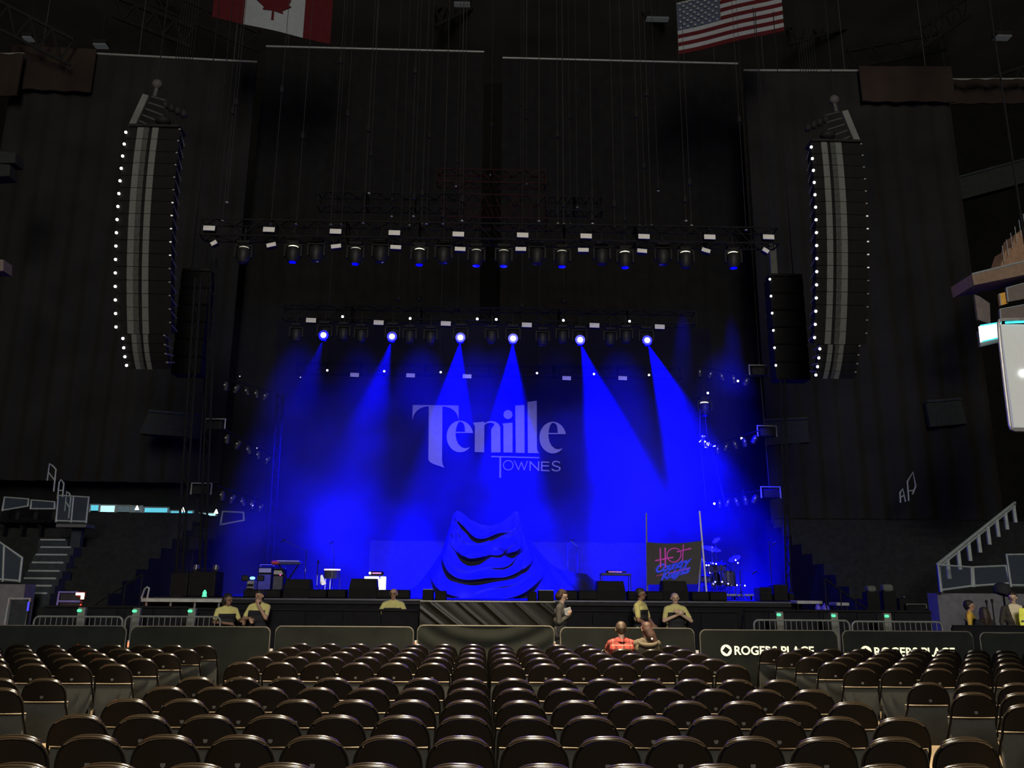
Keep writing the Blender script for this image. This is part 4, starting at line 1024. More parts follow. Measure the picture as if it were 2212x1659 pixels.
def stand(label, px, pt, Y, boom=None, name='mic_stand', m=None):
    m = m or M_chrome; c = at(px, pt, Y)
    t = thing(name, label, 'stand', (c.x, Y, DECK))
    wb(MB().tube([(c.x, Y, DECK+.02), (c.x, Y, c.z)], .012, 6), 'pole', m, t, True)
    for k in range(3): wb(MB().tube([(c.x, Y, DECK+.22), (c.x+.26*math.cos(k*2.09+.5), Y+.26*math.sin(k*2.09+.5), DECK+.015)], .010, 5), 'leg', m, t, True)
    if boom:
        e = at(boom[0], boom[1], Y); wb(MB().tube([(c.x, Y, c.z), (e.x, Y, e.z)], .010, 5), 'boom', m, t, True)
        wb(MB().lathe([(.012, -.08), (.018, .0), (.028, .03), (.024, .06), (.005, .07)], 8, Matrix.Translation(e) @ Matrix.Rotation(.9, 4, 'Y')), 'microphone', M_dkmetal, t, True)
    else:
        wb(MB().lathe([(.012, -.06), (.018, .0), (.028, .03), (.024, .06), (.005, .07)], 8, Matrix.Translation(c)), 'microphone', M_dkmetal, t, True)
stand('chrome microphone stand left of the bright-rimmed drum', 687, 1216, 22.2)
stand('boom microphone stand reaching left above the keyboard', 662, 1189, 23, (611, 1167))
stand('thin microphone stand behind the bright-rimmed drum', 722, 1200, 23.6, (716, 1172))
stand('thin microphone stand right of the draped cloth', 1247, 1180, 23.4, (1232, 1168))
stand('thin microphone stand beside the two-peaked cloth', 1226, 1175, 23.8, (1238, 1166))
stand('boom microphone stand right of the drum kit', 1578, 1228, 23, (1558, 1214), m=M_dkmetal)
stand('low boom microphone stand at the right stage end', 1598, 1232, 22, (1630, 1236))
stand('tall dark stand with crossed arms near the right stage wing', 1661, 1170, 22.5, (1672, 1174), m=M_dkmetal)
# chrome lamp-lit bits and a pale folded cloth near the drum
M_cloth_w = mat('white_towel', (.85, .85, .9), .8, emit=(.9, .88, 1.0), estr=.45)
p = at(696, 1252, 22)
t = thing('towel', 'white towel hanging on a stool beside the bright-rimmed drum', 'towel', (p.x, 22, DECK))
wb(MB().add([(p.x-.05, 22, p.z+.10), (p.x-.01, 22, p.z+.12), (p.x+.10, 22, p.z-.10), (p.x+.02, 22, p.z-.14), (p.x-.05, 22.03, p.z-.10), (p.x-.05, 22.05, p.z+.10), (p.x-.01, 22.05, p.z+.12), (p.x+.10, 22.05, p.z-.10), (p.x+.02, 22.05, p.z-.14), (p.x-.05, 22.07, p.z-.10)],
   [(0, 1, 2, 3, 4), (9, 8, 7, 6, 5), (0, 5, 6, 1), (1, 6, 7, 2), (2, 7, 8, 3), (3, 8, 9, 4), (4, 9, 5, 0)]), 'folded_cloth', M_cloth_w, t)
wb(MB().tube([(p.x-.03, 22.03, DECK), (p.x-.03, 22.03, p.z+.14)], .012, 5), 'stool_post', M_chrome, t)
# side rack with cyan lamp
Y = 21.2; a, b = at(538, 1247, Y), at(553, 1247, Y); h = a.z-DECK
t = thing('equipment_rack', 'small equipment rack with a cyan lamp on top left of the keyboard', 'rack', ((a.x+b.x)/2, Y, DECK))
MB().bbox((0, 0, h/2-.04), (b.x-a.x, .3, h-.08), .02).build('case', mat('grey_rack', (.2, .2, .24), .5), t)
for k in range(3): MB().box((0, -.155, h*.2+k*h*.2), ((b.x-a.x)*.86, .012, h*.13)).build('rack_unit', M_plastic, t)
M_cyan = mat('cyan_glow', (.3, .9, 1), .4, emit=(.35, .95, 1.0), estr=1.1)
MB().bbox((0, 0, h-.02), (.11, .1, .07), .02).build('lamp', M_cyan, t)
for s in (-1, 1): MB().bbox((s*.19, .05, h-.02), (.16, .1, .14), .02).build('side_speaker', M_head, t)
# dark consoles at the left stage wing, with a green lamp on the deck
Y = 20.9
for px0, px1, pt, lab in ((372, 408, 1236, 'tall black flight case at the far left stage end'), (410, 468, 1234, 'wide black flight case with lamps on top at the left stage end')):
    a, b = at(px0, pt, Y), at(px1, pt, Y); h = a.z-DECK
    t = thing('flight_case', lab, 'case', ((a.x+b.x)/2, Y, DECK))
    MB().bbox((0, .3, h/2), (b.x-a.x, .6, h), .02).build('case', M_flight, t)
    for s in (-1, 1): MB().box((s*(b.x-a.x)*.46, -.01, h/2), (.03, .02, h*.9)).build('corner_profile', M_dkmetal, t)
    MB().tube([(-(b.x-a.x)*.3, .1, h), (-(b.x-a.x)*.3, .1, h+.06), ((b.x-a.x)*.3, .1, h+.06), ((b.x-a.x)*.3, .1, h)], .012, 5).build('handle', M_dkmetal, t)
    if 'lamps' in lab:
        for s in (-1, 1): MB().lathe([(.05, 0), (.09, .05), (.07, .16)], 10, Matrix.Translation((s*.24, .2, h))).build('lamp_head', M_blk, t, True)
p = at(442, 1282, 20.3)
t = thing('signal_lamp', 'green glowing lamp on the left stage edge', 'lamp', (p.x, 20.3, DECK))
wb(MB().lathe([(.06, DECK), (.06, DECK+.02), (.045, DECK+.05), (.05, p.z+.02), (.015, p.z+.08)], 10, Matrix.Translation((p.x, 20.3, 0))), 'dome', M_green, t, True)
wb(MB().lathe([(.09, DECK), (.09, DECK+.015)], 10, Matrix.Translation((p.x, 20.3, 0))), 'base', M_plastic, t, True)
# small metal table on the right
Y = 21.7; a, b = at(1297, 1238, Y), at(1361, 1238, Y)
t = thing('side_table', 'small table with chrome legs and cluttered top right of the draped cloth', 'table', ((a.x+b.x)/2, Y, DECK))
wb(MB().bbox(((a.x+b.x)/2, Y, a.z-.03), (b.x-a.x, .4, .07), .015), 'top', M_blk, t)
for s in (a.x+.02, b.x-.02):
    for yy in (-.17, .17): wb(MB().tube([(s, Y+yy, DECK), (s, Y+yy, a.z-.05)], .014, 5), 'leg', M_chrome, t, True)
t2 = thing('effects_unit', 'low lit effects unit lying on the small chrome-legged table', 'device', ((a.x+b.x)/2, Y, a.z))
wb(MB().bbox(((a.x+b.x)/2+.02, Y, a.z+.035), (.5, .25, .06), .015), 'case', M_head, t2)
wb(MB().box(((a.x+b.x)/2-.02, Y-.13, a.z+.03), (.34, .012, .02)), 'display', M_pink, t2)
# ---------------------------------------------------------------- painted banner between two poles
Y = 21.0
tl, tr, bl, br = at(1397, 1171, Y), at(1516, 1168, Y), at(1398, 1263, Y), at(1508, 1262, Y)
t = thing('painted_banner', 'dark cloth banner with pink and blue painted lettering on the right of the stage', 'banner', ((tl.x+tr.x)/2, Y, DECK))
def bpt(u, v, off=0):
    p = tl.lerp(tr, u).lerp(bl.lerp(br, u), v)
    sag = .05*math.sin(PI*u)*(1-v)
    return Vector((p.x, Y-.02+off+.02*math.sin(u*9+v*3)+.012*math.sin(v*7-u*4), p.z-sag))
n = 24; mb = MB(); Ga = [[bpt(i/n, j/16) for i in range(n+1)] for j in range(17)]; Gb = [[bpt(i/n, j/16, .012) for i in range(n+1)] for j in range(17)]
mb.grid(Ga); mb.grid(Gb); mb.grid([Ga[0], Gb[0]]); mb.grid([Ga[-1], Gb[-1]]); mb.grid([[r[0] for r in Ga], [r[0] for r in Gb]]); mb.grid([[r[-1] for r in Ga], [r[-1] for r in Gb]])
wb(mb, 'cloth', mat('dark_banner_cloth', (.055, .052, .058), .9, var=.12, scale=5), t, 'all')
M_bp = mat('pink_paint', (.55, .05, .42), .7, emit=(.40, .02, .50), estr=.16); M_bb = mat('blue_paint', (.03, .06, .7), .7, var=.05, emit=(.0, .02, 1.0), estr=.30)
def stroke(pts, wd, name, m):
    P = [bpt((x-130)/890, (y-690)/660, -.02) for x, y in pts]; mb = MB()
    for i in range(len(P)-1):
        d = (P[i+1]-P[i]).normalized(); nn = Vector((-d.z, 0, d.x))*wd/2
        mb.add([P[i]+nn, P[i]-nn, P[i+1]-nn, P[i+1]+nn], [(0, 1, 2, 3)])
    wb(mb, name, m, t)
stroke([(345, 770), (352, 1080)], .035, 'letter_h', M_bp); stroke([(422, 760), (432, 1085)], .035, 'letter_h', M_bp); stroke([(265, 975), (560, 915)], .035, 'letter_h', M_bp)
stroke([(570+115*math.cos(k*PI/12), 882+112*math.sin(k*PI/12)) for k in range(25)], .026, 'letter_o', M_bp)
stroke([(714, 715), (722, 1030)], .028, 'letter_t', M_bp); stroke([(610, 830), (850, 790)], .032, 'letter_t', M_bp)
def brush(word, x0, y0, x1, y1, hh):       # slanted heavy brush lettering following the cloth
    me = fnt(word, 1.0, offset=.05, shear=.35, space=.9); xs = [v.co.x for v in me.vertices]; ys = [v.co.y for v in me.vertices]
    mx, Mx, my, My = min(xs), max(xs), min(ys), max(ys)
    for v in me.vertices:
        u = (v.co.x-mx)/(Mx-mx); q = (v.co.y-my)/(My-my)
        px_, py_ = x0+(x1-x0)*u, y0+(y1-y0)*u-hh*q
        w_ = bpt((px_-130)/890, (py_-690)/660, -.022); v.co = w_-t.location
    me.materials.clear(); me.materials.append(M_bb); link('lettering', me, t)
brush('Country', 268, 1215, 870, 1085, 175)
brush('Knights', 355, 1330, 865, 1205, 165)
stroke([(280, 1215), (860, 1098)], .014, 'underline', M_bp)
# poles
for lab, a, b, m in (('upright pole at the left edge of the painted banner', (1396, 1108), (1398, 1275), M_alu), ('leaning pale pole at the right edge of the painted banner', (1511, 1104), (1527, 1277), M_white)):
    A, Bq = at(*a, Y+.06), at(*b, Y+.06); Bq.z = DECK+.01
    t = thing('banner_pole', lab, 'pole', tuple(Bq))
    wb(MB().tube([A, Bq], .022, 8), 'tube', m, t, True)
    wb(MB().lathe([(.04, 0), (.04, .015), (.02, .03)], 10, Matrix.Translation(Bq)), 'foot', M_dkmetal, t, True)
    wb(MB().ball(A.lerp(Bq, .57), .032, 8, 6), 'collar', m, t, True)
A, Bq = at(1514, 1200, Y+.3), at(1508, 1262, Y+.1); Bq.z = DECK+.1
t = thing('banner_prop', 'short pale prop leaning behind the right banner pole', 'pole', tuple(Bq))
wb(MB().tube([A, Bq], .025, 8), 'tube', M_alu, t, True); wb(MB().tube([Bq, Bq-Vector((0, 0, .09))], .03, 8), 'foot', M_dkmetal, t)
# ---------------------------------------------------------------- drum kit on a low riser at the right
Y = 22.4; a, b = at(1488, 1273, Y), at(1622, 1275, Y)
rz = DECK+.16
t = thing('drum_riser', 'low riser with a pale front edge under the drum kit', 'platform', ((a.x+b.x)/2, Y, DECK))
MB().box((0, .6, .13), (b.x-a.x, 1.8, .06)).build('deck', M_deck, t)
MB().box((0, -.31, .13), (b.x-a.x, .03, .05)).build('front_edge', M_steel, t)
for s in (-1, 1):
    for yy in (-.2, 1.3): MB().tube([(s*(b.x-a.x)*.46, yy, 0), (s*(b.x-a.x)*.46, yy, .1)], .025, 6).build('leg', M_dkmetal, t)
def kdrum(label, px, py, r, h, Y, tilt=(0, 0, 0), legs=True, name='drum'):
    c = at(px, py, Y); t = thing(name, label, 'drum', (c.x, Y, rz), group='drums of the kit'); R4 = Matrix.Translation((0, 0, c.z-rz)) @ Euler(tilt).to_matrix().to_4x4()
    MB().lathe([(r, -h/2), (r, h/2)], 18, R4).build('shell', M_blk, t, True)
    for s in (-1, 1): MB().lathe([(r*1.04, s*h/2-.015), (r*1.04, s*h/2+.015)], 18, R4).build('hoop', M_chrome, t, True)
    MB().lathe([(r*.98, h/2+.002), (r*.98, h/2+.006)], 18, R4).build('head', mat('drum_head', (.5, .5, .52), .5), t, True)
    for k in range(3 if legs else 2):
        a_ = k*2.09+.4; MB().tube([(r*math.cos(a_), r*math.sin(a_), c.z-rz-h*.2), (r*1.25*math.cos(a_), r*1.25*math.sin(a_), 0)], .010, 5).build('leg', M_chrome, t, True)
    return t
kdrum('bass drum at the middle of the kit', 1545, 1252, .27, .4, 22.5, (PI/2, 0, .2), True, 'bass_drum')
kdrum('small tom on the left of the kit', 1533, 1226, .14, .2, 22.3, (.3, 0, 0))
kdrum('small tom on the right of the kit', 1556, 1226, .15, .2, 22.3, (.3, 0, 0))
kdrum('large floor drum at the right of the kit', 1572, 1250, .19, .36, 22.2)
kdrum('snare drum at the left of the kit', 1522, 1250, .17, .14, 22.1, (.15, 0, 0))
M_cym = mat('cymbal_bronze', (.55, .5, .42), .25, metal=.9, var=.05)
for lab, px, py, r, tl_ in (('large cymbal high over the kit behind the leaning pole', 1538, 1184, .25, .15), ('tilted cymbal at the left of the kit', 1516, 1210, .19, .4), ('small cymbal low at the right of the kit', 1586, 1205, .17, -.5), ('top cymbal at the very peak of the kit', 1546, 1166, .12, -.7)):
    c = at(px, py, 22.7); t = thing('cymbal', lab, 'cymbal', (c.x, 22.7, rz), group='cymbals of the kit')
    MB().lathe([(r, -.02), (r*.5, .01), (r*.16, .018), (r*.12, .045), (.005, .05)], 20, Matrix.Translation((0, 0, c.z-rz)) @ Matrix.Rotation(tl_, 4, 'Y') @ Matrix.Rotation(.35, 4, 'X')).build('plate', M_cym, t, True)
    MB().tube([(0, 0, 0), (0, 0, c.z-rz)], .011, 5).build('pole', M_chrome, t, True)
    for k in range(3): MB().tube([(0, 0, .3), (.2*math.cos(k*2.09), .2*math.sin(k*2.09), .01)], .009, 5).build('leg', M_chrome, t, True)
for k, (px, py) in enumerate(((1526, 1221), (1531, 1221), (1547, 1218), (1545, 1257), (1560, 1257), (1573, 1261), (1592, 1264), (1609, 1265), (1589, 1210), (1594, 1216)), 1):
    pilot(px, py, 21.9, '%s tiny white lamp around the drum kit from the left' % ORD[k], 'tiny lamps around the drum kit', .018)
# ---------------------------------------------------------------- stage wings
Y = 19.6; a, b = at(306, 1293, Y), at(482, 1296, Y)
t = thing('side_platform', 'pale-edged side platform left of the stage front', 'platform', ((a.x+b.x)/2, Y, 0))
wb(MB().box(((a.x+b.x)/2, Y, a.z-.03), (b.x-a.x, .05, .075)), 'front_edge', mat('pale_ramp_edge', (.42, .43, .40), .5), t)
wb(MB().box(((a.x+b.x)/2, Y+.2, a.z-.02), (b.x-a.x, .36, .05)), 'deck', M_deck, t)
for k in range(4): wb(MB().tube([(a.x+.1+k*(b.x-a.x-.2)/3, Y+.05, 0), (a.x+.1+k*(b.x-a.x-.2)/3, Y+.05, a.z-.06)], .025, 6), 'leg', M_steel, t)
hr = at(313, 1268, Y); wb(MB().tube([(hr.x-.05, Y, a.z), (hr.x, Y, hr.z-.05), (hr.x+.05, Y, hr.z), (hr.x+.10, Y, hr.z-.03), (hr.x+.08, Y, a.z)], .022, 6), 'hand_rail', M_rail, t, True)
for lab, px0, px1, py in (('pale table top at the right stage wing', 1721, 1776, 1301), ('shorter pale table top further right in the stage wing', 1806, 1834, 1305)):
    a, b = at(px0, py, 19.6), at(px1, py, 19.6)
    t = thing('wing_table', lab, 'table', ((a.x+b.x)/2, 19.6, 0), group='tables in the right wing')
    wb(MB().bbox(((a.x+b.x)/2, 19.8, a.z), (b.x-a.x, .45, .07), .01), 'top', mat('pale_table_top', (.34, .34, .35), .5), t)
    for s in (a.x+.04, b.x-.04):
        for yy in (19.65, 19.95): wb(MB().tube([(s, yy, 0), (s, yy, a.z-.03)], .018, 5), 'leg', M_dkmetal, t)
M_gel = mat('blue_plastic', (.10, .08, .75), .4, var=.1)
for lab, px, py, r in (('small blue bag under the right wing table', 1767, 1312, .07), ('round blue bag right of the wing table', 1783, 1314, .10)):
    p = at(px, py, 19.3); t = thing('blue_bag', lab, 'bag', (p.x, 19.3, p.z-r), group='blue bags')
    MB().lathe([(r*.8, 0), (r, r*.6), (r*.8, r*1.4), (r*.3, r*1.9)], 12).build('sack', M_gel, t, True)
    MB().lathe([(r*.32, r*1.8), (r*.4, r*2.1)], 10).build('neck', M_gel, t, True)
    wb(MB().box((p.x, 19.3, (p.z-r)/2), (.3, .3, p.z-r)), 'box_below', M_flight, t)
# stair rails rising from the floor to both stage ends
for lab, A, Bq in (('dark stair hand rail rising to the left stage end', (196, 1312), (308, 1240)), ('dark stair hand rail rising to the right stage end', (1882, 1322), (1781, 1250))):
    a, b = at(*A, 19.2), at(*Bq, 19.2); t = thing('stair_rail', lab, 'railing', (a.x, 19.2, 0))
    wb(MB().tube([a, b], .02, 6), 'rail', M_steel2, t, True)
    for k in range(4):
        q = a.lerp(b, k/3); wb(MB().tube([(q.x, 19.2, 0), q], .014, 5), 'post', M_dkmetal, t)
# small wing speakers and stools at the right end, dark
for k, (px0, px1, pt) in enumerate(((1640, 1668, 1268), (1670, 1702, 1262), (1704, 1716, 1280)), 1):
    a, b = at(px0, pt, 20.9), at(px1, pt, 20.9); h = a.z-DECK
    t = thing('flight_case', '%s dark flight case from the left on the right stage end' % ORD[k], 'case', ((a.x+b.x)/2, 20.9, DECK), group='cases on the right stage end')
    MB().bbox((0, .25, h/2), (b.x-a.x-.02, .5, h), .02).build('case', M_flight, t)
    MB().box((0, -.005, h*.6), ((b.x-a.x)*.8, .012, .03)).build('latch_strip', M_dkmetal, t)
# ================================================================== seating bowl left and right of the stage
M_tread = mat('pale_step_edge', (0.26, 0.28, 0.29), .6, var=.1)
M_riser = mat('dark_riser', (0.032, 0.038, 0.044), .9, spec=.1, var=.2)
M_glass = bpy.data.materials.new('railing_glass'); M_glass.use_nodes = True
_b = M_glass.node_tree.nodes['Principled BSDF']; _b.inputs['Base Color'].default_value = (.10, .14, .20, 1); _b.inputs['Roughness'].default_value = .15; _b.inputs['Alpha'].default_value = .16
_n = M_glass.node_tree.nodes.new('ShaderNodeTexNoise'); _n.inputs['Scale'].default_value = 3
_m = M_glass.node_tree.nodes.new('ShaderNodeMapRange'); _m.inputs['To Min'].default_value = .12; _m.inputs['To Max'].default_value = .22
M_glass.node_tree.links.new(_n.outputs['Fac'], _m.inputs['Value']); M_glass.node_tree.links.new(_m.outputs[0], _b.inputs['Roughness'])
def bowl(name, x0, x1, y0, y1, z0, z1, n):
    mb = MB()
    for i in range(n):
        f0, f1 = i/n, (i+1)/n
        mb.box(((x0+x1)/2, (y0+(y1-y0)*(f0+f1)/2), (z0+(z1-z0)*f1)/2), (abs(x1-x0), (y1-y0)/n, z0+(z1-z0)*f1))
    return struct(mb.build(name, mat('dark_bowl_concrete', (0.018, 0.0195, 0.020), .95, spec=.08, var=.2)))
bowl('floor_bowl_left', -30, -10.2, 22.6, 31.2, .9, 4.3, 10)
bowl('floor_bowl_right', 10.4, 30, 22.6, 31.2, .9, 4.3, 10)
# stair flight on the left
fl = [((131, 1167), 57, 0), ((145, 1182), 66, 0)]
steps = [(90, 144, 1166, 27.0), (90, 156, 1182, 26.4), (80, 148, 1198, 25.8), (72, 140, 1215, 25.2), (64, 132, 1233, 24.6), (55, 124, 1249, 24.0), (76, 115, 1265, 23.5), (40, 105, 1281, 22.9)]
lo = at(40, 1281, 22.9)
t = thing('stair_flight', 'concrete stair with pale step edges climbing the left stand', 'stairs', (lo.x+.4, 22.5, 0))
for (x0, x1, y, Y) in steps:
    a, b = at(x0, y, Y), at(x1, y, Y)
    wb(MB().box(((a.x+b.x)/2, Y+.2, a.z/2+.2), (b.x-a.x+.15, .5, a.z-.42)), 'step', M_riser, t)
    wb(MB().box(((a.x+b.x)/2, Y-.06, a.z), (b.x-a.x, .05, .05)), 'step_edge', M_tread, t)
def rail_panel(label, pts, Y, glass=True, mids=1, legs=True, grp=None, r=.032, name='railing'):
    """pts: bottom-left, top-left, top-right, bottom-right pixels"""
    P = [at(x, y, Y) for x, y in pts]
    t = thing(name, label, 'railing', tuple((P[0]+P[3])/2), group=grp)
    wb(MB().tube([P[0], P[1], P[2], P[3]], r, 6), 'frame', M_rail, t, True)
    wb(MB().tube([P[0].lerp(P[1], .06), P[3].lerp(P[2], .06)], r*.8, 6), 'bottom_rail', M_rail, t, True)
    for k in range(mids):
        f = (k+1)/(mids+1); wb(MB().tube([P[0].lerp(P[3], f), P[1].lerp(P[2], f)], r*.8, 6), 'mid_post', M_rail, t, True)
    if glass:
        o = Vector((0, .015, 0)); wb(MB().add([P[0], P[1], P[2], P[3], P[0]+o, P[1]+o, P[2]+o, P[3]+o], [(0, 1, 2, 3), (7, 6, 5, 4), (0, 4, 5, 1), (1, 5, 6, 2), (2, 6, 7, 3), (3, 7, 4, 0)]), 'glass_pane', M_glass, t)
    return t
rail_panel('sloping glazed railing at the left edge above the doorway', ((-30, 1255), (-30, 1150), (48, 1205), (42, 1258)), 22.2, True, 1)
rail_panel('glazed railing frame at the far left in front of the dark seats', ((5, 1104), (10, 1074), (62, 1078), (60, 1094)), 27.5, True, 0)
rail_panel('glazed railing frame between the corner frame and the stair platform', ((66, 1100), (68, 1080), (118, 1084), (118, 1100)), 27.3, True, 0)
rail_panel('caged platform railing above the left stair', ((121, 1128), (126, 1070), (192, 1074), (186, 1130)), 26.6, True, 1)
p = at(121, 1135, 26.6); q = at(186, 1136, 26.6)
t = thing('platform_slab', 'thin pale slab under the caged platform railing', 'slab', tuple((p+q)/2))
wb(MB().box(((p.x+q.x)/2, 26.9, p.z), (q.x-p.x, .6, .10)), 'slab', M_conc, t)
wb(MB().box(((p.x+q.x)/2, 27.1, p.z/2), (.3, .2, p.z)), 'support', M_riser, t)
def handrail(label, pts, Y):
    P = [at(x, y, Y) for x, y in pts]; t = thing('stair_handrail', label, 'railing', tuple(P[0]))
    wb(MB().tube(P, .028, 6), 'rail', M_rail, t, True)
    m_ = P[len(P)//2]; wb(MB().tube([P[0].lerp(P[1], .5), P[-1].lerp(P[-2], .5)], .022, 6), 'cross_bar', M_rail, t, True)
    return t
handrail('upper loop handrail on the left upper stair', ((102, 1038), (107, 1002), (114, 1006), (121, 1014), (116, 1062)), 30)
handrail('lower loop handrail on the left upper stair', ((124, 1078), (128, 1042), (132, 1036), (138, 1044), (135, 1074)), 29.5)
handrail('lowest loop handrail on the left upper stair', ((140, 1104), (144, 1062), (150, 1066), (153, 1076), (148, 1120)), 29)
handrail('upper loop handrail on the right stair', ((1963, 1082), (1960, 1040), (1972, 1020), (1978, 1050), (1971, 1068)), 29)
handrail('lower loop handrail on the right stair', ((1945, 1086), (1944, 1064), (1950, 1056), (1956, 1084)), 29)
# concourse behind the left stand: lit shop fronts framed by rails
M_shop = mat('cyan_lit_shopfront', (.2, .7, .8), .4, emit=(.10, .62, .80), estr=.75)
M_shopw = mat('pale_lit_shopfront', (.6, .9, .95), .4, emit=(.50, .95, 1.0), estr=.85)
M_shopd = mat('dim_shopfront', (.1, .14, .16), .5, emit=(.10, .16, .20), estr=.35)
CY = 33
panes = [((197, 1090, 215, 1103), M_shop), ((218, 1091, 250, 1106), M_shopw), ((254, 1092, 283, 1106), M_shopd), ((284, 1093, 308, 1107), M_shopd), ((313, 1096, 364, 1107), M_shop), ((369, 1103, 418, 1112), M_shop), ((432, 1108, 468, 1114), M_shopw)]
a, b = at(190, 1100, CY+.3), at(480, 1110, CY+.3)
struct(MB().box(((a.x+b.x)/2-4, CY+.30, 3.6), (b.x-a.x+16, .3, 7.2)).build('wall_concourse_left', M_black))
for k, ((x0, y0, x1, y1), m) in enumerate(panes, 1):
    p, q = at(x0, y0, CY), at(x1, y1, CY)
    t = thing('lit_window', '%s lit concourse window from the left behind the dark seats' % ORD[k], 'window', ((p.x+q.x)/2, CY, q.z), group='lit concourse windows')
    wb(MB().box(((p.x+q.x)/2, CY, (p.z+q.z)/2), (q.x-p.x, .08, p.z-q.z)), 'pane', m, t)
    wb(MB().tube([(p.x, CY-.06, q.z-.2), (p.x, CY-.06, p.z), (q.x, CY-.06, p.z), (q.x, CY-.06, q.z-.2)], .035, 6), 'frame', M_rail, t, True)
M_tri = mat('small_sign_lamp', (1, 1, .9), .4, emit=(1, .98, .9), estr=1.2)
for k, (x, y) in enumerate(((296, 1097), (395, 1101), (467, 1105)), 1):
    p = at(x, y, CY-.3); t = thing('sign_lamp', '%s small bright triangular lamp in the concourse from the left' % ORD[k], 'lamp', tuple(p), group='concourse lamps')
    MB().lathe([(.09, -.08), (.02, .09)], 4).build('shade', M_tri, t)
    MB().tube([(0, 0, .08), (0, .5, .12)], .012, 4).build('stem', M_dkmetal, t)
rail_panel('pale open railing frame right of the lit windows', ((476, 1135), (481, 1105), (526, 1107), (527, 1125)), 31.5, False, 0, r=.04)
# dark seat backs silhouetted against the windows
M_seatd = mat('dark_stadium_seat', (.008, .008, .009), .8, spec=.08)
me_sb = MB().bbox((0, 0, .62), (.46, .07, .5), .05).mesh('seat_back', M_seatd, True); me_sc = MB().bbox((0, -.2, .42), (.44, .40, .08), .03).mesh('seat_cushion', M_seatd, True); me_sl = MB().box((0, -.05, -.8), (.06, .2, 2.4)).mesh('seat_post', M_seatd)
def stadium_row(px0, px1, py, Y, rown, side, dz=0):
    a, b = at(px0, py, Y), at(px1, py+dz, Y); n = int((b.x-a.x)/.52)
    for i in range(n):
        f = (i+.5)/n; c = a.lerp(b, f)
        t = thing('stadium_seat', 'dark stadium seat, %s stand, %s row from the top, %s from the left' % (side, rown, ORD[i+1]), 'seat', (c.x, Y, c.z-.87), rz=PI if False else .0, group='dark stadium seats in the %s stand' % side)
        for nm, me in (('seat_back', me_sb), ('seat_cushion', me_sc), ('seat_post', me_sl)): link(nm, me, t)
stadium_row(198, 476, 1105, 30.6, 'first', 'left', 11)
stadium_row(200, 470, 1128, 29.7, 'second', 'left', 10)
stadium_row(205, 440, 1150, 28.9, 'third', 'left', 9)
stadium_row(0, 118, 1100, 28.5, 'fourth', 'left')
stadium_row(1760, 2000, 1120, 30.6, 'first', 'right')
stadium_row(1770, 2010, 1142, 29.7, 'second', 'right')
# balcony fascias showing between the drapes
M_fascia = mat('grey_balcony_fascia', (0.024, 0.027, 0.025), .9, spec=.1, var=.15)
for lab, pts, Y in (('grey balcony front below the left curtain', ((322, 888), (442, 898), (436, 946), (300, 936)), 30.3), ('grey balcony front below the right curtain', ((1650, 908), (1744, 904), (1748, 955), (1655, 962)), 30.6),
                    ('grey balcony front beyond the right curtain edge', ((2000, 868), (2075, 862), (2090, 915), (2010, 922)), 30.2), ('pale upper balcony front at the right edge', ((2068, 384), (2230, 340), (2230, 390), (2072, 432)), 34)):
    P = [at(x, y, Y) for x, y in pts]; o = Vector((0, .2, 0)); c = sum(P, Vector())/4
    t = thing('balcony', lab, 'balcony', tuple(c))
    wb(MB().add(P+[p+o for p in P], [(0, 1, 2, 3), (7, 6, 5, 4), (0, 4, 5, 1), (1, 5, 6, 2), (2, 6, 7, 3), (3, 7, 4, 0)]), 'fascia', M_fascia, t)
    wb(MB().tube([P[0]-Vector((0, .05, 0)), P[1]-Vector((0, .05, 0))], .05, 6), 'coping', M_riser, t)
    wb(MB().add([P[3]+o*.2, P[2]+o*.2, P[2]+o*2.5, P[3]+o*2.5], [(0, 1, 2, 3)]), 'soffit', M_riser, t)
# ------------------------------------------------------------------ right stand front: stone wall, glazed railings, sloping rail
W2 = 21.5
a, b = at(2032, 1290, W2), at(2300, 1290, W2)
zt = at(2100, 1282, W2).z
struct(MB().box(((a.x+b.x)/2, W2+.4, zt/2), (b.x-a.x, .5, zt)).build('wall_right_stand', mat('grey_stand_wall', (.13, .13, .145), .8, var=.15)))
a, b = at(-120, 1290, W2), at(44, 1290, W2); zt2 = at(20, 1262, W2).z
struct(MB().box(((a.x+b.x)/2, W2+.4, zt2/2), (b.x-a.x, .5, zt2)).build('wall_left_stand', mat('grey_stand_wall', (.13, .13, .145), .8)))
rail_panel('glazed railing at the lower end of the right sloping rail', ((2033, 1278), (2026, 1220), (2098, 1225), (2100, 1268)), W2-.1, True, 0)
rail_panel('second glazed railing right of the sloping rail foot', ((2104, 1268), (2102, 1225), (2172, 1222), (2182, 1262)), W2-.1, True, 0)
rail_panel('tall glazed railing at the right edge of the picture', ((2184, 1268), (2174, 1198), (2290, 1196), (2290, 1270)), W2-.15, True, 0)
A, Bq = at(2026, 1219, W2), at(2192, 1086, W2+3.5)
t = thing('sloping_rail', 'long sloping rail with short baluster stubs climbing the right stand', 'railing', tuple(A))
wb(MB().tube([A, Bq], .045, 8), 'top_rail', M_rail, t, True)
wb(MB().tube([A-Vector((0, 0, .09)), Bq-Vector((0, 0, .09))], .03, 6), 'lower_rail', M_rail, t, True)
for k in range(8):
    q = A.lerp(Bq, .10+k*.125); wb(MB().box((q.x, q.y, q.z-.30), (.09, .06, .50)), 'baluster', M_rail, t)
wb(MB().box((A.x, A.y, A.z-.35), (.07, .07, .7)), 'end_post', M_rail, t)
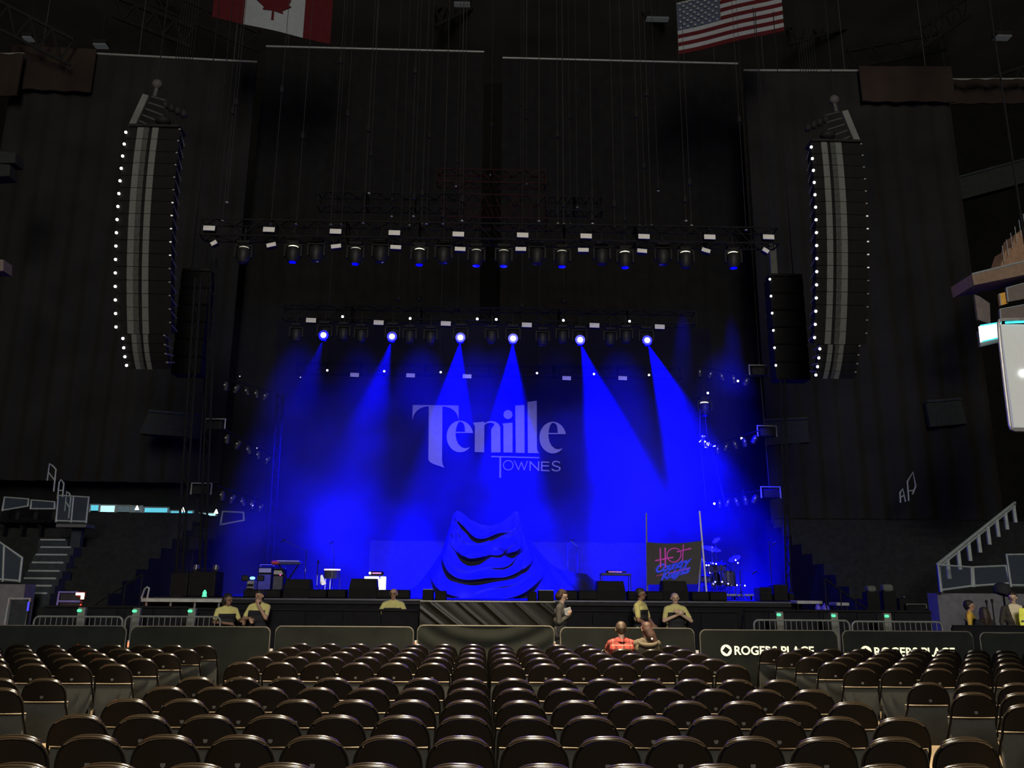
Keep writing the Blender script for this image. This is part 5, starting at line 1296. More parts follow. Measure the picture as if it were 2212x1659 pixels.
# ------------------------------------------------------------------ left corner: doorway frame, lit stand, red lamp
def frame_thing(name, label, cat, px0, px1, pt, pb, Y, m, mid=None):
    a, b = at(px0, pt, Y), at(px1, pb, Y)
    t = thing(name, label, cat, ((a.x+b.x)/2, Y, 0))
    wb(MB().tube([(a.x-.05, Y, 0), (a.x, Y, a.z), (b.x, Y, a.z), (b.x-.04, Y, 0)], .03, 6), 'frame', m, t, True)
    if mid:
        z = at(px0, mid, Y).z; wb(MB().tube([(a.x, Y, z), (b.x, Y, z)], .025, 6), 'shelf_bar', m, t, True)
    wb(MB().box(((a.x+b.x)/2, Y+.04, a.z/2), (b.x-a.x-.06, .02, a.z-.06)), 'back_panel', M_riser, t)
    return t
frame_thing('doorway_frame', 'pale doorway frame at the lower left edge', 'doorway', 20, 60, 1293, 1332, 20, M_rail)
frame_thing('cart_frame', 'tall cart frame with blue glow beside the red lamp', 'cart', 128, 176, 1279, 1312, 20.4, mat('blue_lit_paint', (.18, .2, .6), .5), 1299)
M_redl = mat('red_lamp', (1, .1, .05), .4, emit=(1.0, .06, .03), estr=2.0); M_redc = mat('red_lamp_core', (1, .8, .7), .4, emit=(1.0, .42, .30), estr=3.5)
p = at(176, 1283, 19.6)
t = thing('red_beacon', 'glowing red angled lamp in the lower left corner', 'lamp', (p.x, 19.6, 0))
wb(MB().box((p.x-.02, 19.58, p.z), (.17, .05, .055)), 'lamp_bar', M_redc, t); wb(MB().box((p.x+.04, 19.58, p.z-.05), (.055, .05, .13)), 'lamp_bar', M_redc, t)
wb(MB().bbox((p.x, 19.64, p.z-.02), (.20, .05, .15), .03), 'housing', M_dkmetal, t)
wb(MB().tube([(p.x, 19.66, 0), (p.x, 19.66, p.z-.1)], .03, 6), 'post', M_dkmetal, t)
wb(MB().lathe([(.035, -.03), (.01, .04)], 4, Matrix.Translation(at(174, 1309, 19.5))), 'lower_lamp', M_redl, t)
L = bpy.data.lights.new('beacon_glow', 'POINT'); L.energy = 14; L.color = (1, .05, .03); L.shadow_soft_size = .05
lo_ = bpy.data.objects.new('beacon_glow', L); COL.objects.link(lo_); lo_.location = (p.x, 19.4, p.z)
M_blues = mat('blue_strip', (.1, .1, 1), .4, emit=(.05, .06, 1.0), estr=.9)
p = at(61, 1310, 19.8); t = thing('blue_strip_lamp', 'upright blue strip lamp beside the left doorway frame', 'lamp', (p.x, 19.8, 0))
wb(MB().box((p.x, 19.8, p.z), (.03, .03, .20)), 'tube', M_blues, t); wb(MB().box((p.x, 19.84, (p.z+.1)/2), (.04, .03, p.z+.1)), 'post', M_plastic, t)
# small pale machinery in the dark right wing
for k, (px, py, w_, h_) in enumerate(((1880, 1272, .2, .14), (1915, 1270, .24, .16), (1950, 1290, .05, .05)), 1):
    p = at(px, py, 20.2); t = thing('wing_machine', '%s dim grey machine from the left in the dark right wing' % ORD[k], 'machine', (p.x, 20.2, 0), group='machines in the right wing')
    wb(MB().bbox(p, (w_, .2, h_), .03), 'head', M_conc, t); wb(MB().box((p.x, 20.2, (p.z-h_/2)/2), (.3, .25, p.z-h_/2)), 'stand', M_flight, t)
p = at(1960, 1305, 19.9); q = at(2002, 1305, 19.9)
t = thing('road_case', 'dark road trunk with a pale edge line at the right wing', 'case', ((p.x+q.x)/2, 20, 0))
wb(MB().bbox(((p.x+q.x)/2, 20.2, p.z/2), (q.x-p.x, .5, p.z), .02), 'case', M_flight, t); wb(MB().tube([(p.x, 19.93, p.z-.03), (p.x, 19.93, p.z), (q.x, 19.93, p.z), (q.x, 19.93, p.z-.1)], .012, 5), 'edge_profile', M_steel, t)
# ------------------------------------------------------------------ upper right: lit balcony, screens
M_wood = mat('warm_lit_wood', (.25, .15, .095), .7, spec=.2, var=.2, emit=(.5, .28, .16), estr=.03)
UY = 24.0
def slab(label, pts, Y, m, name, cat, th=.4, extra=None):
    P = [at(x, y, Y) for x, y in pts]; o = Vector((0, th, 0)); c = sum(P, Vector())/len(P); n = len(P)
    t = thing(name, label, cat, tuple(c))
    wb(MB().add(P+[p+o for p in P], [tuple(range(n)), tuple(range(2*n-1, n-1, -1))]+[(i, i+n, (i+1) % n+n, (i+1) % n) for i in range(n)]), 'panel', m, t)
    return t, P
M_lightwood = mat('pale_lit_ledge', (.24, .165, .115), .7, spec=.2, var=.12)
t, P = slab('pale lit balcony ledge at the right edge', ((2099, 592), (2230, 560), (2230, 590), (2104, 616)), UY, M_lightwood, 'balcony', 'balcony', 1.2)
wb(MB().tube([P[0], P[1]], .03, 6), 'coping', M_rail, t)
t, P = slab('warm lit stepped parapet above the pale ledge', ((2160, 578), (2172, 540), (2186, 534), (2192, 508), (2230, 480), (2230, 560)), UY+1.0, M_wood, 'stepped_parapet', 'balcony', .6)
for k in range(6): q = at(2170+k*9, 565-k*14, UY+.9); wb(MB().tube([q, q+Vector((0, 0, .55))], .012, 4), 'rail_post', M_rail, t)
M_gpanel = mat('pale_grey_panel', (.17, .14, .125), .6, spec=.2, var=.1)
slab('grey glass screen left of the yellow panel', ((2105, 636), (2116, 640), (2138, 655), (2140, 700), (2112, 690)), UY+.5, mat('dim_grey_panel', (.16, .13, .12), .5), 'glass_screen', 'panel', .08)
t, P = slab('yellow panel on the right balcony', ((2159, 634), (2176, 630), (2178, 655), (2162, 660)), UY+.4, mat('yellow_panel', (.75, .40, .06), .6, var=.08), 'yellow_panel', 'panel', .1)
wb(MB().tube([P[0], P[3]], .02, 5), 'edge_trim', M_rail, t)
t, P = slab('pale framed upper balcony panel at the right edge', ((2174, 622), (2230, 607), (2230, 642), (2178, 652)), UY+.3, M_gpanel, 'framed_screen', 'panel', .1)
wb(MB().tube([P[3], P[0], P[1]], .025, 5), 'frame', M_rail, t)
t, P = slab('pale framed lower balcony panel at the right edge', ((2160, 668), (2230, 655), (2230, 690), (2162, 690)), UY+.2, M_gpanel, 'framed_screen', 'panel', .1)
wb(MB().tube([P[3], P[0], P[1]], .025, 5), 'frame', M_rail, t)
SYd = 21.0
M_scr = mat('bright_screen', (1, 1, 1), .4, emit=(.92, 1.0, 1.0), estr=2.6); M_scre = mat('cyan_screen_edge', (.1, .9, 1), .4, emit=(.05, .75, .85), estr=1.2)
P = [at(2117, 704, SYd+1), at(2162, 697, SYd+1), at(2164, 728, SYd+1), at(2121, 738, SYd+1)]; c = sum(P, Vector())/4
t = thing('bright_screen', 'small overbright white screen left of the large grey screen', 'screen', tuple(c))
o = Vector((0, .08, 0)); wb(MB().add(P+[p+o for p in P], [(0, 1, 2, 3), (7, 6, 5, 4), (0, 4, 5, 1), (1, 5, 6, 2), (2, 6, 7, 3), (3, 7, 4, 0)]), 'display', M_scr, t)
for i in (0, 2): wb(MB().tube([P[i]-Vector((0, .02, 0)), P[(i+1) % 4]-Vector((0, .02, 0))], .022, 5), 'edge_light', M_scre, t)
wb(MB().add([p+Vector((.0, .10, -.12)) for p in P]+[p+Vector((0, .2, -.12)) for p in P], [(0, 1, 2, 3), (7, 6, 5, 4), (0, 4, 5, 1), (1, 5, 6, 2), (2, 6, 7, 3), (3, 7, 4, 0)]), 'housing', M_conc, t)
wb(MB().tube([P[0]+o, P[0]+o+Vector((0, 0, 14))], .006, 4), 'hanger', M_dkmetal, t)
P = [at(2163, 700, SYd), at(2330, 700, SYd), at(2360, 925, SYd), at(2192, 922, SYd)]; c = sum(P, Vector())/4
t = thing('large_screen', 'large grey hanging screen with a pale rounded rim at the right edge', 'screen', tuple(c))
M_sface = mat('grey_lit_screen', (.40, .40, .38), .5, emit=(.40, .41, .38), estr=.62, var=.04)
o = Vector((0, .15, 0)); wb(MB().add([p+Vector((0, .02, 0)) for p in P]+[p+o for p in P], [(0, 1, 2, 3), (7, 6, 5, 4), (0, 4, 5, 1), (1, 5, 6, 2), (2, 6, 7, 3), (3, 7, 4, 0)]), 'display', M_sface, t)
Q = [at(2340, 688, SYd-.05), at(2166, 690, SYd-.05), at(2159, 692, SYd-.05), at(2157, 700, SYd-.05), at(2160, 740, SYd-.05), at(2170, 830, SYd-.05), at(2181, 918, SYd-.05), at(2184, 926, SYd-.05), at(2192, 929, SYd-.05), at(2360, 932, SYd-.05)]
wb(MB().tube(Q, .045, 8), 'rim', mat('pale_screen_rim', (.42, .40, .38), .4, metal=.3), t, True)
q0, q1 = at(2172, 697, SYd-.02), at(2330, 690, SYd-.02)
wb(MB().tube([q0, q1], .03, 6), 'edge_light', M_scre, t)
q = at(2211, 806, SYd-.02)
wb(MB().lathe([(.10, 0), (.10, .02)], 14, Matrix.Translation(q) @ Matrix.Rotation(PI/2, 4, 'X')), 'bright_mark', M_scr, t)
wb(MB().tube([(c.x, SYd+.1, P[0].z), (c.x, SYd+.1, P[0].z+12)], .03, 5), 'hanger', M_dkmetal, t)
# left edge: dim lumps of the upper concourse
for k, (pts, m) in enumerate((((( -20, 325), (34, 330), (33, 352), (-20, 352)), M_fascia), (((-20, 352), (22, 356), (20, 380), (-20, 382)), M_fascia), (((-20, 560), (8, 561), (7, 585), (-20, 586)), M_gpanel)), 1):
    slab('%s dim balcony block from the top at the left edge' % ORD[k], pts, 26, m, 'balcony', 'balcony', .5)
# ================================================================== people
M_skin = mat('skin', (0.42, 0.25, 0.17), .5, var=.08, scale=10); M_skin2 = mat('pale_skin', (0.60, 0.42, 0.30), .5, var=.06, scale=10); M_skin3 = mat('brown_skin', (0.26, 0.14, 0.09), .5, var=.08, scale=10)
M_yel = mat('yellow_shirt', (0.62, 0.57, 0.21), .8, var=.08, scale=8); M_yel2 = mat('warm_yellow_shirt', (0.80, 0.50, 0.06), .8, var=.06)
M_navy = mat('black_shirt', (0.014, 0.014, 0.018), .85); M_pants = mat('dark_trousers', (0.018, 0.018, 0.022), .85); M_shoe = mat('dark_shoe', (.015, .014, .014), .5)
M_eye = mat('eye_dark', (.02, .015, .012), .3); M_lip = mat('lip', (.32, .12, .10), .5)
M_hairb = mat('dark_hair', (.014, .010, .009), .6, var=.3, scale=30); M_hairr = mat('auburn_hair', (.032, .012, .008), .65, var=.35, scale=30); M_hairn = mat('brown_hair', (.035, .021, .012), .6, var=.35, scale=30); M_hairg = mat('grey_stubble', (.12, .10, .09), .7, var=.2, scale=30)
M_jack = mat('grey_jacket', (.060, .058, .052), .9, var=.15, scale=8); M_olive = mat('olive_jacket', (.055, .045, .028), .85, var=.2, scale=6); M_suit = mat('dark_suit', (.045, .038, .030), .8, var=.12)
M_cream = mat('cream_shirt', (.78, .68, .48), .8, var=.05); M_jeans = mat('dark_jeans', (.025, .03, .04), .85)
# red plaid: crossing bands
M_plaid = bpy.data.materials.new('red_plaid'); M_plaid.use_nodes = True
nt = M_plaid.node_tree; b_ = nt.nodes['Principled BSDF']; b_.inputs['Roughness'].default_value = .85
tc = nt.nodes.new('ShaderNodeTexCoord'); sp_ = nt.nodes.new('ShaderNodeSeparateXYZ'); nt.links.new(tc.outputs['Object'], sp_.inputs[0])
def band(axis, period, off, width):
    m1 = nt.nodes.new('ShaderNodeMath'); m1.operation = 'ADD'; m1.inputs[1].default_value = off; nt.links.new(sp_.outputs[axis], m1.inputs[0])
    m2 = nt.nodes.new('ShaderNodeMath'); m2.operation = 'PINGPONG'; m2.inputs[1].default_value = period/2; nt.links.new(m1.outputs[0], m2.inputs[0])
    m3 = nt.nodes.new('ShaderNodeMath'); m3.operation = 'LESS_THAN'; m3.inputs[1].default_value = width; nt.links.new(m2.outputs[0], m3.inputs[0]); return m3
def mixc(fac, a, b):
    mx = nt.nodes.new('ShaderNodeMix'); mx.data_type = 'RGBA'; nt.links.new(fac.outputs[0], mx.inputs[0])
    if isinstance(a, tuple): mx.inputs[6].default_value = a
    else: nt.links.new(a.outputs[2], mx.inputs[6])
    mx.inputs[7].default_value = b; return mx
c1 = mixc(band('X', .12, .02, .022), (.24, .026, .018, 1), (.11, .010, .008, 1)); c2 = mixc(band('Z', .12, .01, .022), c1, (.13, .012, .010, 1))
c3 = mixc(band('X', .15, .0, .0035), c2, (.34, .15, .12, 1)); c4 = mixc(band('Z', .16, .05, .0035), c3, (.34, .15, .12, 1))
nt.links.new(c4.outputs[2], b_.inputs['Base Color'])

def capsule_mesh(mb, p0, r0, p1, r1, n=12):
    p0, p1 = Vector(p0), Vector(p1); d = p1-p0; L = d.length
    if L < 1e-5: mb.ball(p0, r0, n, 8); return
    q = d.to_track_quat('Z', 'Y').to_matrix().to_4x4(); prof = []
    for i in range(5): a = -PI/2+PI/2*i/4; prof.append((max(1e-4, r0*math.cos(a)), r0*math.sin(a)))
    for i in range(5): a = PI/2*i/4; prof.append((max(1e-4, r1*math.cos(a)), L+r1*math.sin(a)))
    mb.lathe(prof, n, Matrix.Translation(p0) @ q)
def remesh(mb, voxel, it=5):
    me = bpy.data.meshes.new('tmp'); me.from_pydata(mb.v, [], mb.f)
    o = bpy.data.objects.new('tmp', me); COL.objects.link(o)
    m = o.modifiers.new('r', 'REMESH'); m.mode = 'VOXEL'; m.voxel_size = voxel
    m2 = o.modifiers.new('s', 'SMOOTH'); m2.factor = .5; m2.iterations = it
    r = bpy.data.meshes.new_from_object(o.evaluated_get(bpy.context.evaluated_depsgraph_get()))
    bpy.data.objects.remove(o); return r

class Fig:
    """a body gathered from tapered limbs, fused into one continuous skin; every face takes the cloth of the limb it lies on"""
    def __init__(s): s.c = []; s.e = []
    def limb(s, p0, r0, p1, r1, k): s.c.append((Vector(p0), r0, Vector(p1), r1, k)); return s
    def ell(s, c, r, k): s.e.append((Vector(c), r, k)); return s
    def build(s, name, parent, keys, voxel=.0105, rule=None):
        mb = MB()
        for p0, r0, p1, r1, k in s.c: capsule_mesh(mb, p0, r0, p1, r1)
        for c, r, k in s.e: mb.ball(c, r, 14, 10)
        me = remesh(mb, voxel); ks = list(keys)
        for k in ks: me.materials.append(keys[k])
        n = len(me.polygons); ctr = np.empty(n*3, dtype=np.float32); me.polygons.foreach_get('center', ctr); ctr = ctr.reshape(-1, 3)
        best = np.full(n, 1e9); idx = np.zeros(n, dtype=np.int32)
        for p0, r0, p1, r1, k in s.c:
            a, b = np.array(p0), np.array(p1); d = b-a; L2 = max(1e-9, float(d@d)); t = np.clip(((ctr-a)@d)/L2, 0, 1)
            dist = np.linalg.norm(ctr-(a+t[:, None]*d), axis=1)-(r0+(r1-r0)*t); u = dist < best; best[u] = dist[u]; idx[u] = ks.index(k)
        for c, r, k in s.e:
            rr = np.array(r if isinstance(r, (tuple, list)) else (r, r, r)); q = np.linalg.norm((ctr-np.array(c))/rr, axis=1)
            dist = (q-1)*rr.min(); u = dist < best; best[u] = dist[u]; idx[u] = ks.index(k)
        if rule is not None:
            for i in range(n):
                k = rule(ctr[i], ks[idx[i]])
                if k is not None: idx[i] = ks.index(k)
        me.polygons.foreach_set('material_index', idx); me.polygons.foreach_set('use_smooth', [True]*n); me.update()
        return link(name, me, parent)

def hand(F, w, fw, up, k, s=1, curl=.5):
    """palm at wrist w pointing along fw; five bent fingers of unequal length, the thumb leaves the side"""
    fw = Vector(fw).normalized(); up = Vector(up); up = (up-fw*up.dot(fw)).normalized(); sd = fw.cross(up)*s; w = Vector(w)
    F.limb(w, .026, w+fw*.075, .034, k); F.limb(w+sd*.015+fw*.03, .022, w+sd*.03+fw*.08, .020, k); F.limb(w-sd*.015+fw*.03, .022, w-sd*.028+fw*.075, .020, k)
    for j, (o, l) in enumerate(((.030, .070), (.011, .080), (-.010, .074), (-.030, .058))):
        a = w+fw*.082+sd*o; b = a+(fw*math.cos(curl)-up*math.sin(curl))*l*.5; c = b+(fw*math.cos(curl*2)-up*math.sin(curl*2))*l*.5
        F.limb(a, .0105, b, .010, k); F.limb(b, .010, c, .009, k)
    a = w+fw*.028+sd*.030; b = a+(fw*.6+sd*.8).normalized()*.035-up*.006; F.limb(a, .013, b, .012, k); F.limb(b, .012, b+(fw*.9+sd*.25-up*.3).normalized()*.032, .010, k)

def head(F, c, look, k='skin', jaw=1.0):
    """skull, jaw, nose, ears, brow, eyes and mouth; look = direction of the face"""
    c = Vector(c); fw = Vector(look).normalized(); up = Vector((0, 0, 1)); up = (up-fw*up.dot(fw)).normalized(); sd = fw.cross(up)
    F.limb(c-fw*.025+up*.028, .084, c+fw*.015+up*.030, .078, k); F.limb(c-fw*.005+up*.0, .074, c+fw*.030-up*.062, .050*jaw, k)
    F.limb(c+fw*.055-up*.085, .026, c+fw*.045-up*.07, .034, k)
    F.limb(c+fw*.088+up*.012, .010, c+fw*.108-up*.020, .0145, k)
    for s in (-1, 1):
        F.ell(c+sd*s*.082-fw*.012-up*.008, (.016, .020, .030), k); F.limb(c+sd*s*.012+fw*.088+up*.030, .010, c+sd*s*.045+fw*.078+up*.026, .010, k)
        F.ell(c+sd*s*.031+fw*.083+up*.008, .0095, 'eye')
    F.limb(c-sd*.022+fw*.084-up*.048, .009, c+sd*.022+fw*.084-up*.048, .009, 'lip')
    return fw, up, sd
def cap_hair(parent, c, look, m, length=0.0, back=.0, sweep=(0, 0, 0), name='hair'):
    c = Vector(c); fw = Vector(look).normalized(); up = Vector((0, 0, 1)); up = (up-fw*up.dot(fw)).normalized(); sd = fw.cross(up)
    mb = MB()
    capsule_mesh(mb, c-fw*.030+up*.048, .088, c+fw*.008+up*.058, .076); capsule_mesh(mb, c-fw*.055+up*.01, .072, c-fw*.050-up*.03, .060)
    for s in (-1, 1): capsule_mesh(mb, c+sd*s*.040-fw*.03+up*.03, .056, c+sd*s*.048-fw*.030-up*.01, .045)
    if length > 0:
        e = c-fw*(.060+back)-up*length+Vector(sweep)
        capsule_mesh(mb, c-fw*.04, .090, c-fw*.055-up*length*.45+Vector(sweep)*.4, .088); capsule_mesh(mb, c-fw*.055-up*length*.45+Vector(sweep)*.4, .088, e, .062)
        for s in ((-1, 1) if Vector(sweep).length < .01 else ()): capsule_mesh(mb, c+sd*s*.065-fw*.03, .045, c+sd*s*.075-fw*.055-up*length*.75, .038)
    me = remesh(mb, .012, 3); me.materials.append(m); me.polygons.foreach_set('use_smooth', [True]*len(me.polygons))
    return link(name, me, parent)

def person(label, px, py_top, Y, height, rz, look, arms, top, skin, hair=None, hairlen=0.0, lower=M_pants, rule=None, lean=0.0, belly=1.0, extra=None, seated=False, wrap=None, sleeve='skin', arm_full=False, jaw=1.0, feet_z=0.0):
    p = at(px, py_top, Y); s = height/1.78
    t = thing('person', label, 'person', (p.x, Y, feet_z), rz)
    F = Fig(); K = {'skin': skin, 'top': top, 'low': lower, 'shoe': M_shoe, 'eye': M_eye, 'lip': M_lip, 'alt': wrap or top}
    v = lambda x, y, z: Vector((x*s, y*s, z*s))
    hipz = .93 if not seated else .45
    dz = hipz-.93
    ln = lean
    sh = 1.47+dz; hd = 1.66+dz
    # trunk
    F.limb(v(-.085, 0, hipz), .125*s*belly, v(.085, 0, hipz), .125*s*belly, 'low')
    F.limb(v(-.07, -.01, hipz+.10), .125*s*belly, v(.07, -.01, hipz+.10), .125*s*belly, 'top'); F.limb(v(-.08, ln*.4, hipz+.27), .125*s*belly, v(.08, ln*.4, hipz+.27), .125*s*belly, 'top')
    F.limb(v(-.10, ln*.8, hipz+.42), .120*s, v(.10, ln*.8, hipz+.42), .120*s, 'top'); F.limb(v(-.135, ln, sh-.03), .075*s, v(.135, ln, sh-.03), .075*s, 'top'); F.limb(v(-.06, ln, sh), .07*s, v(.06, ln, sh), .07*s, 'top')
    F.limb(v(0, ln, sh), .056*s, v(0, ln*1.15, hd-.08), .050*s, 'skin')
    hc = v(0, ln*1.25-.015, hd)
    head(F, hc, look, 'skin', jaw)
    for side in (-1, 1):
        el, wr, hf, hu = arms[0 if side < 0 else 1]
        S0 = v(side*.185, ln, sh-.035); E, Wr = v(*el), v(*wr)
        F.limb(v(side*.12, ln, sh-.03), .07*s, S0, .062*s, 'top')
        mid = S0.lerp(E, .72)
        F.limb(S0, .062*s, mid, .054*s, 'top')
        F.limb(mid, .043*s if not arm_full else .052*s, E, .041*s if not arm_full else .048*s, 'top' if arm_full else 'skin'); F.limb(E, .041*s if not arm_full else .048*s, Wr, .029*s if not arm_full else .036*s, 'top' if arm_full else 'skin')
        hand(F, Wr, hf, hu, 'skin', side)
        hx = side*.095
        if not seated:
            F.limb(v(hx, 0, hipz-.02), .098*s, v(hx*1.05, -.01, .50), .064*s, 'low'); F.limb(v(hx*1.05, -.01, .50), .064*s, v(hx*1.1, .02, .09), .045*s, 'low')
            F.limb(v(hx*1.1, .03, .045), .042*s, v(hx*1.2, -.14, .035), .036*s, 'shoe')
        else:
            F.limb(v(hx, 0, hipz), .098*s, v(hx*1.15, -.42, .50), .066*s, 'low'); F.limb(v(hx*1.15, -.42, .50), .066*s, v(hx*1.15, -.44, .09), .046*s, 'low')
            F.limb(v(hx*1.15, -.42, .045), .042*s, v(hx*1.2, -.60, .035), .036*s, 'shoe')
    if extra: extra(F, v, s)
    F.build('body', t, K, rule=(lambda c, k: rule(c/s, k)) if rule else None)
    if hair is not None: cap_hair(t, hc, look, hair, hairlen*s, sweep=(-.09, 0, 0) if hairlen == .22 else (0, 0, 0))
    # a fitted collar
    return t, hc, s
def yoke(c, k):                     # security shirt: yellow shoulders and sleeves, black front and sides below the chest
    if k == 'top' and (c[2] < 1.30 and abs(c[0]) < .20) : return 'alt'
    return None
def yoke2(c, k):
    if k == 'top' and (c[2] < 1.37 and abs(c[0]) < .19): return 'alt'
    return None
down = (0, -.3, -1)
folded = (((-.26, -.10, 1.16), (.02, -.24, 1.12), (1, -.1, .1), (0, -1, 0)), ((.26, -.10, 1.16), (-.02, -.26, 1.17), (-1, -.1, -.05), (0, -1, 0)))
person('guard with dark hair in a yellow and black shirt, leaning leftmost on the stage barricade', 491, 1288, 17.75, 1.66, .55, (.6, -1, -.15),
       (((-.27, -.14, 1.20), (-.02, -.34, 1.17), (1, -.2, -.1), (0, -.3, 1)), ((.28, -.10, 1.22), (.27, -.36, 1.25), (.1, -1, -.6), (0, 0, 1))), M_yel, M_skin3, M_hairb, .10, rule=yoke2, wrap=M_navy, lean=-.06)
person('guard in a yellow and black shirt resting a hand at the mouth', 563, 1277, 17.9, 1.74, -.15, (-.45, -1, -.12),
       (((-.26, -.14, 1.20), (-.04, -.34, 1.22), (.6, -.6, -.4), (0, -.3, 1)), ((.24, -.20, 1.22), (.04, -.19, 1.50), (-.2, .1, 1), (0, -1, 0))), M_yel, M_skin, M_hairb, 0, rule=yoke2, wrap=M_navy)
t_g, hc_g, s_g = person('bald guard with glasses in a yellow and black shirt behind the left barricade', 851, 1267, 18.85, 1.80, -.02, (-.12, -1, -.1),
       (((-.30, -.14, 1.20), (-.33, -.40, 1.30), (-.2, -1, -.35), (0, 0, 1)), ((.31, -.03, 1.19), (.29, -.22, 1.05), (0, -.6, -1), (0, -1, 0))), M_yel, M_skin, None, rule=yoke2, wrap=M_navy, belly=1.12)
g = MB()
for sd_ in (-1, 1): g.tube([hc_g+Vector((sd_*.032+.020*math.cos(k*PI/5)-.010, -.104, .010+.016*math.sin(k*PI/5))) for k in range(11)], .0035, 5)
g.tube([hc_g+Vector((-.02, -.106, .012)), hc_g+Vector((.002, -.106, .012))], .0035, 5); g.build('glasses', M_dkmetal, t_g)
person('guard with short dark hair seen side-on with folded hands right of the runway', 1382, 1269, 17.6, 1.84, 1.0, (.25, -1, .02), (((-.25, -.06, 1.17), (.04, -.24, 1.04), (.9, -.5, -.1), (0, -1, .3)), ((.25, -.08, 1.17), (.02, -.27, 1.06), (-.9, -.5, -.1), (0, -1, .3))),
       M_yel, M_skin3, M_hairb, 0, rule=yoke2, wrap=M_navy)
person('bald guard holding both hands clasped at the chest', 1457, 1276, 17.95, 1.76, .05, (-.1, -1, -.02), (((-.29, -.16, 1.20), (-.02, -.27, 1.33), (.9, -.3, .5), (0, -1, 0)), ((.29, -.16, 1.20), (.02, -.28, 1.35), (-.9, -.3, .5), (0, -1, 0))),
       M_yel, M_skin2, None, rule=yoke2, wrap=M_navy, belly=1.15)
# person behind the barrier with paper cup
t_c, hc_c, s_c = person('red-haired person in a dark grey jacket standing side-on behind the barrier gap', 1209, 1271, 16.95, 1.80, 1.25, (.1, -1, -.35), (((-.23, -.04, 1.17), (-.06, -.17, 1.28), (.4, -.3, .8), (0, -1, 0)), ((.23, -.04, 1.17), (.06, -.18, 1.30), (-.4, -.3, .8), (0, -1, 0))),
       M_jack, M_skin2, M_hairr, .05, arm_full=True, lean=-.03)
hp = at(1226, 1316, 16.75)
t = thing('paper', 'small bright white sheet held by the red-haired person', 'paper', tuple(hp))
MB().box((0, 0, 0), (.13, .012, .05), (0.3, -.35, 0)).build('sheet', M_white, t); MB().box((-.03, .02, -.06), (.06, .008, .10), (.2, .3, 0)).build('fold', M_white, t)
# the seated couple
def seat_at(px):
    y = ROWS[10]; x = at(px, 1400, y).x; i = round((x-seam(y))/.492+6.5); return seam(y)+(i-6.5)*.492, y, i
for o in [o for o in COL.objects if o.name.startswith('folding_chair') and abs(o.location.y-ROWS[10]) < .1 and abs(o.location.x) < 4]:
    for q in (1348, 1408):
        if abs(o.location.x-seat_at(q)[0]) < .1:
            o.rotation_euler = (0, 0, 0); o.location.y = ROWS[10]
            for ch in o.children:
                if ch.name.startswith('seat_'): ch.rotation_euler = (-PI/2, 0, 0); ch.location = (0, -.16, .475)
sit_arms = (((-.24, -.10, .84), (-.12, -.36, .68), (.2, -1, -.2), (0, 0, 1)), ((.24, -.10, .84), (.12, -.36, .68), (-.2, -1, -.2), (0, 0, 1)))
x1_, y1_, _ = seat_at(1348); x2_, y2_, _ = seat_at(1408)
def seated(label, x, y, top, skin, hair, hl, look, px, **kw):
    t, hc, s = person(label, px, 1345, y+.20, 1.74, PI, look, sit_arms, top, skin, hair, hl, seated=True, **kw)
    t.location = (x, y+.20, 0.02); return t, hc, s
tm, hm, sm_ = seated('seated man in a red plaid shirt with short brown hair', at(1347, 1400, y1_).x, y1_, M_plaid, M_skin2, M_hairn, 0, (0, -1, -.2), 1347, lower=M_jeans, lean=-.02)
MB().lathe([(.080, .965), (.070, 1.00), (.064, 1.015)], 16).build('collar', M_plaid, tm, True)
tw, hw2, sw_ = seated('seated woman in an olive hooded jacket with long auburn hair', at(1402, 1400, y2_).x, y2_, M_olive, M_skin, M_hairr, .22, (.45, -1, -.1), 1402, arm_full=True, lower=M_jeans)
hood = MB()
for k in range(13):
    a0 = -1.3+2.6*k/12
hood.tube([(.155*math.sin(-1.35+2.7*k/14), .085+.075*math.cos(-1.35+2.7*k/14), 0.975-.06*math.cos(-1.35+2.7*k/14)) for k in range(15)], [.02+.022*math.sin(PI*k/14) for k in range(15)], 8)
hood.build('hood', M_olive, tw, 'all')
MB().ball((-.06, .165, 1.02), .016, 8, 6).build('hair_clip', mat('clip_painted_shine', (.95, .9, .8), .2, emit=(1, .9, .7), estr=.5), tw, 'all')  # white shine of the clip painted as emission
# group at the right end
person('guard in a yellow shirt turned right beside the right stand wall', 2091, 1298, 18.6, 1.62, .95, (.3, -1, .0), (((-.27, -.02, 1.16), (-.25, -.10, .94), (0, -.4, -1), (0, -1, 0)), ((.25, -.12, 1.18), (.10, -.30, 1.10), (-.3, -1, 0), (0, 0, 1))),
       M_yel2, M_skin, M_hairb, 0, rule=yoke2, wrap=M_navy)
person('person with curly light brown hair seen from behind next to the yellow shirt', 2124, 1312, 17.95, 1.48, PI-.2, (0, -1, -.05), (((-.25, -.02, 1.16), (-.22, -.12, .94), (0, -.4, -1), (0, -1, 0)), ((.25, -.02, 1.16), (.22, -.12, .94), (0, -.4, -1), (0, -1, 0))),
       M_navy, M_skin, M_hairn, .26, arm_full=True)
def shirt_v(c, k):
    if k == 'top' and c[1] < -.03 and abs(c[0]-.02) < .03+.10*max(0, min(1, (c[2]-1.0)/.4)) and c[2] > 1.0: return 'alt'
    return None
person('smiling man in a dark suit jacket and cream shirt at the right edge', 2184, 1272, 18.4, 1.82, -.25, (-.35, -1, -.05), (((-.27, -.02, 1.16), (-.24, -.14, .95), (0, -.4, -1), (0, -1, 0)), ((.25, -.14, 1.18), (.14, -.34, 1.18), (.2, -1, 0), (0, 0, 1))),
       M_suit, M_skin2, M_hairn, 0, arm_full=True, rule=shirt_v, wrap=M_cream)
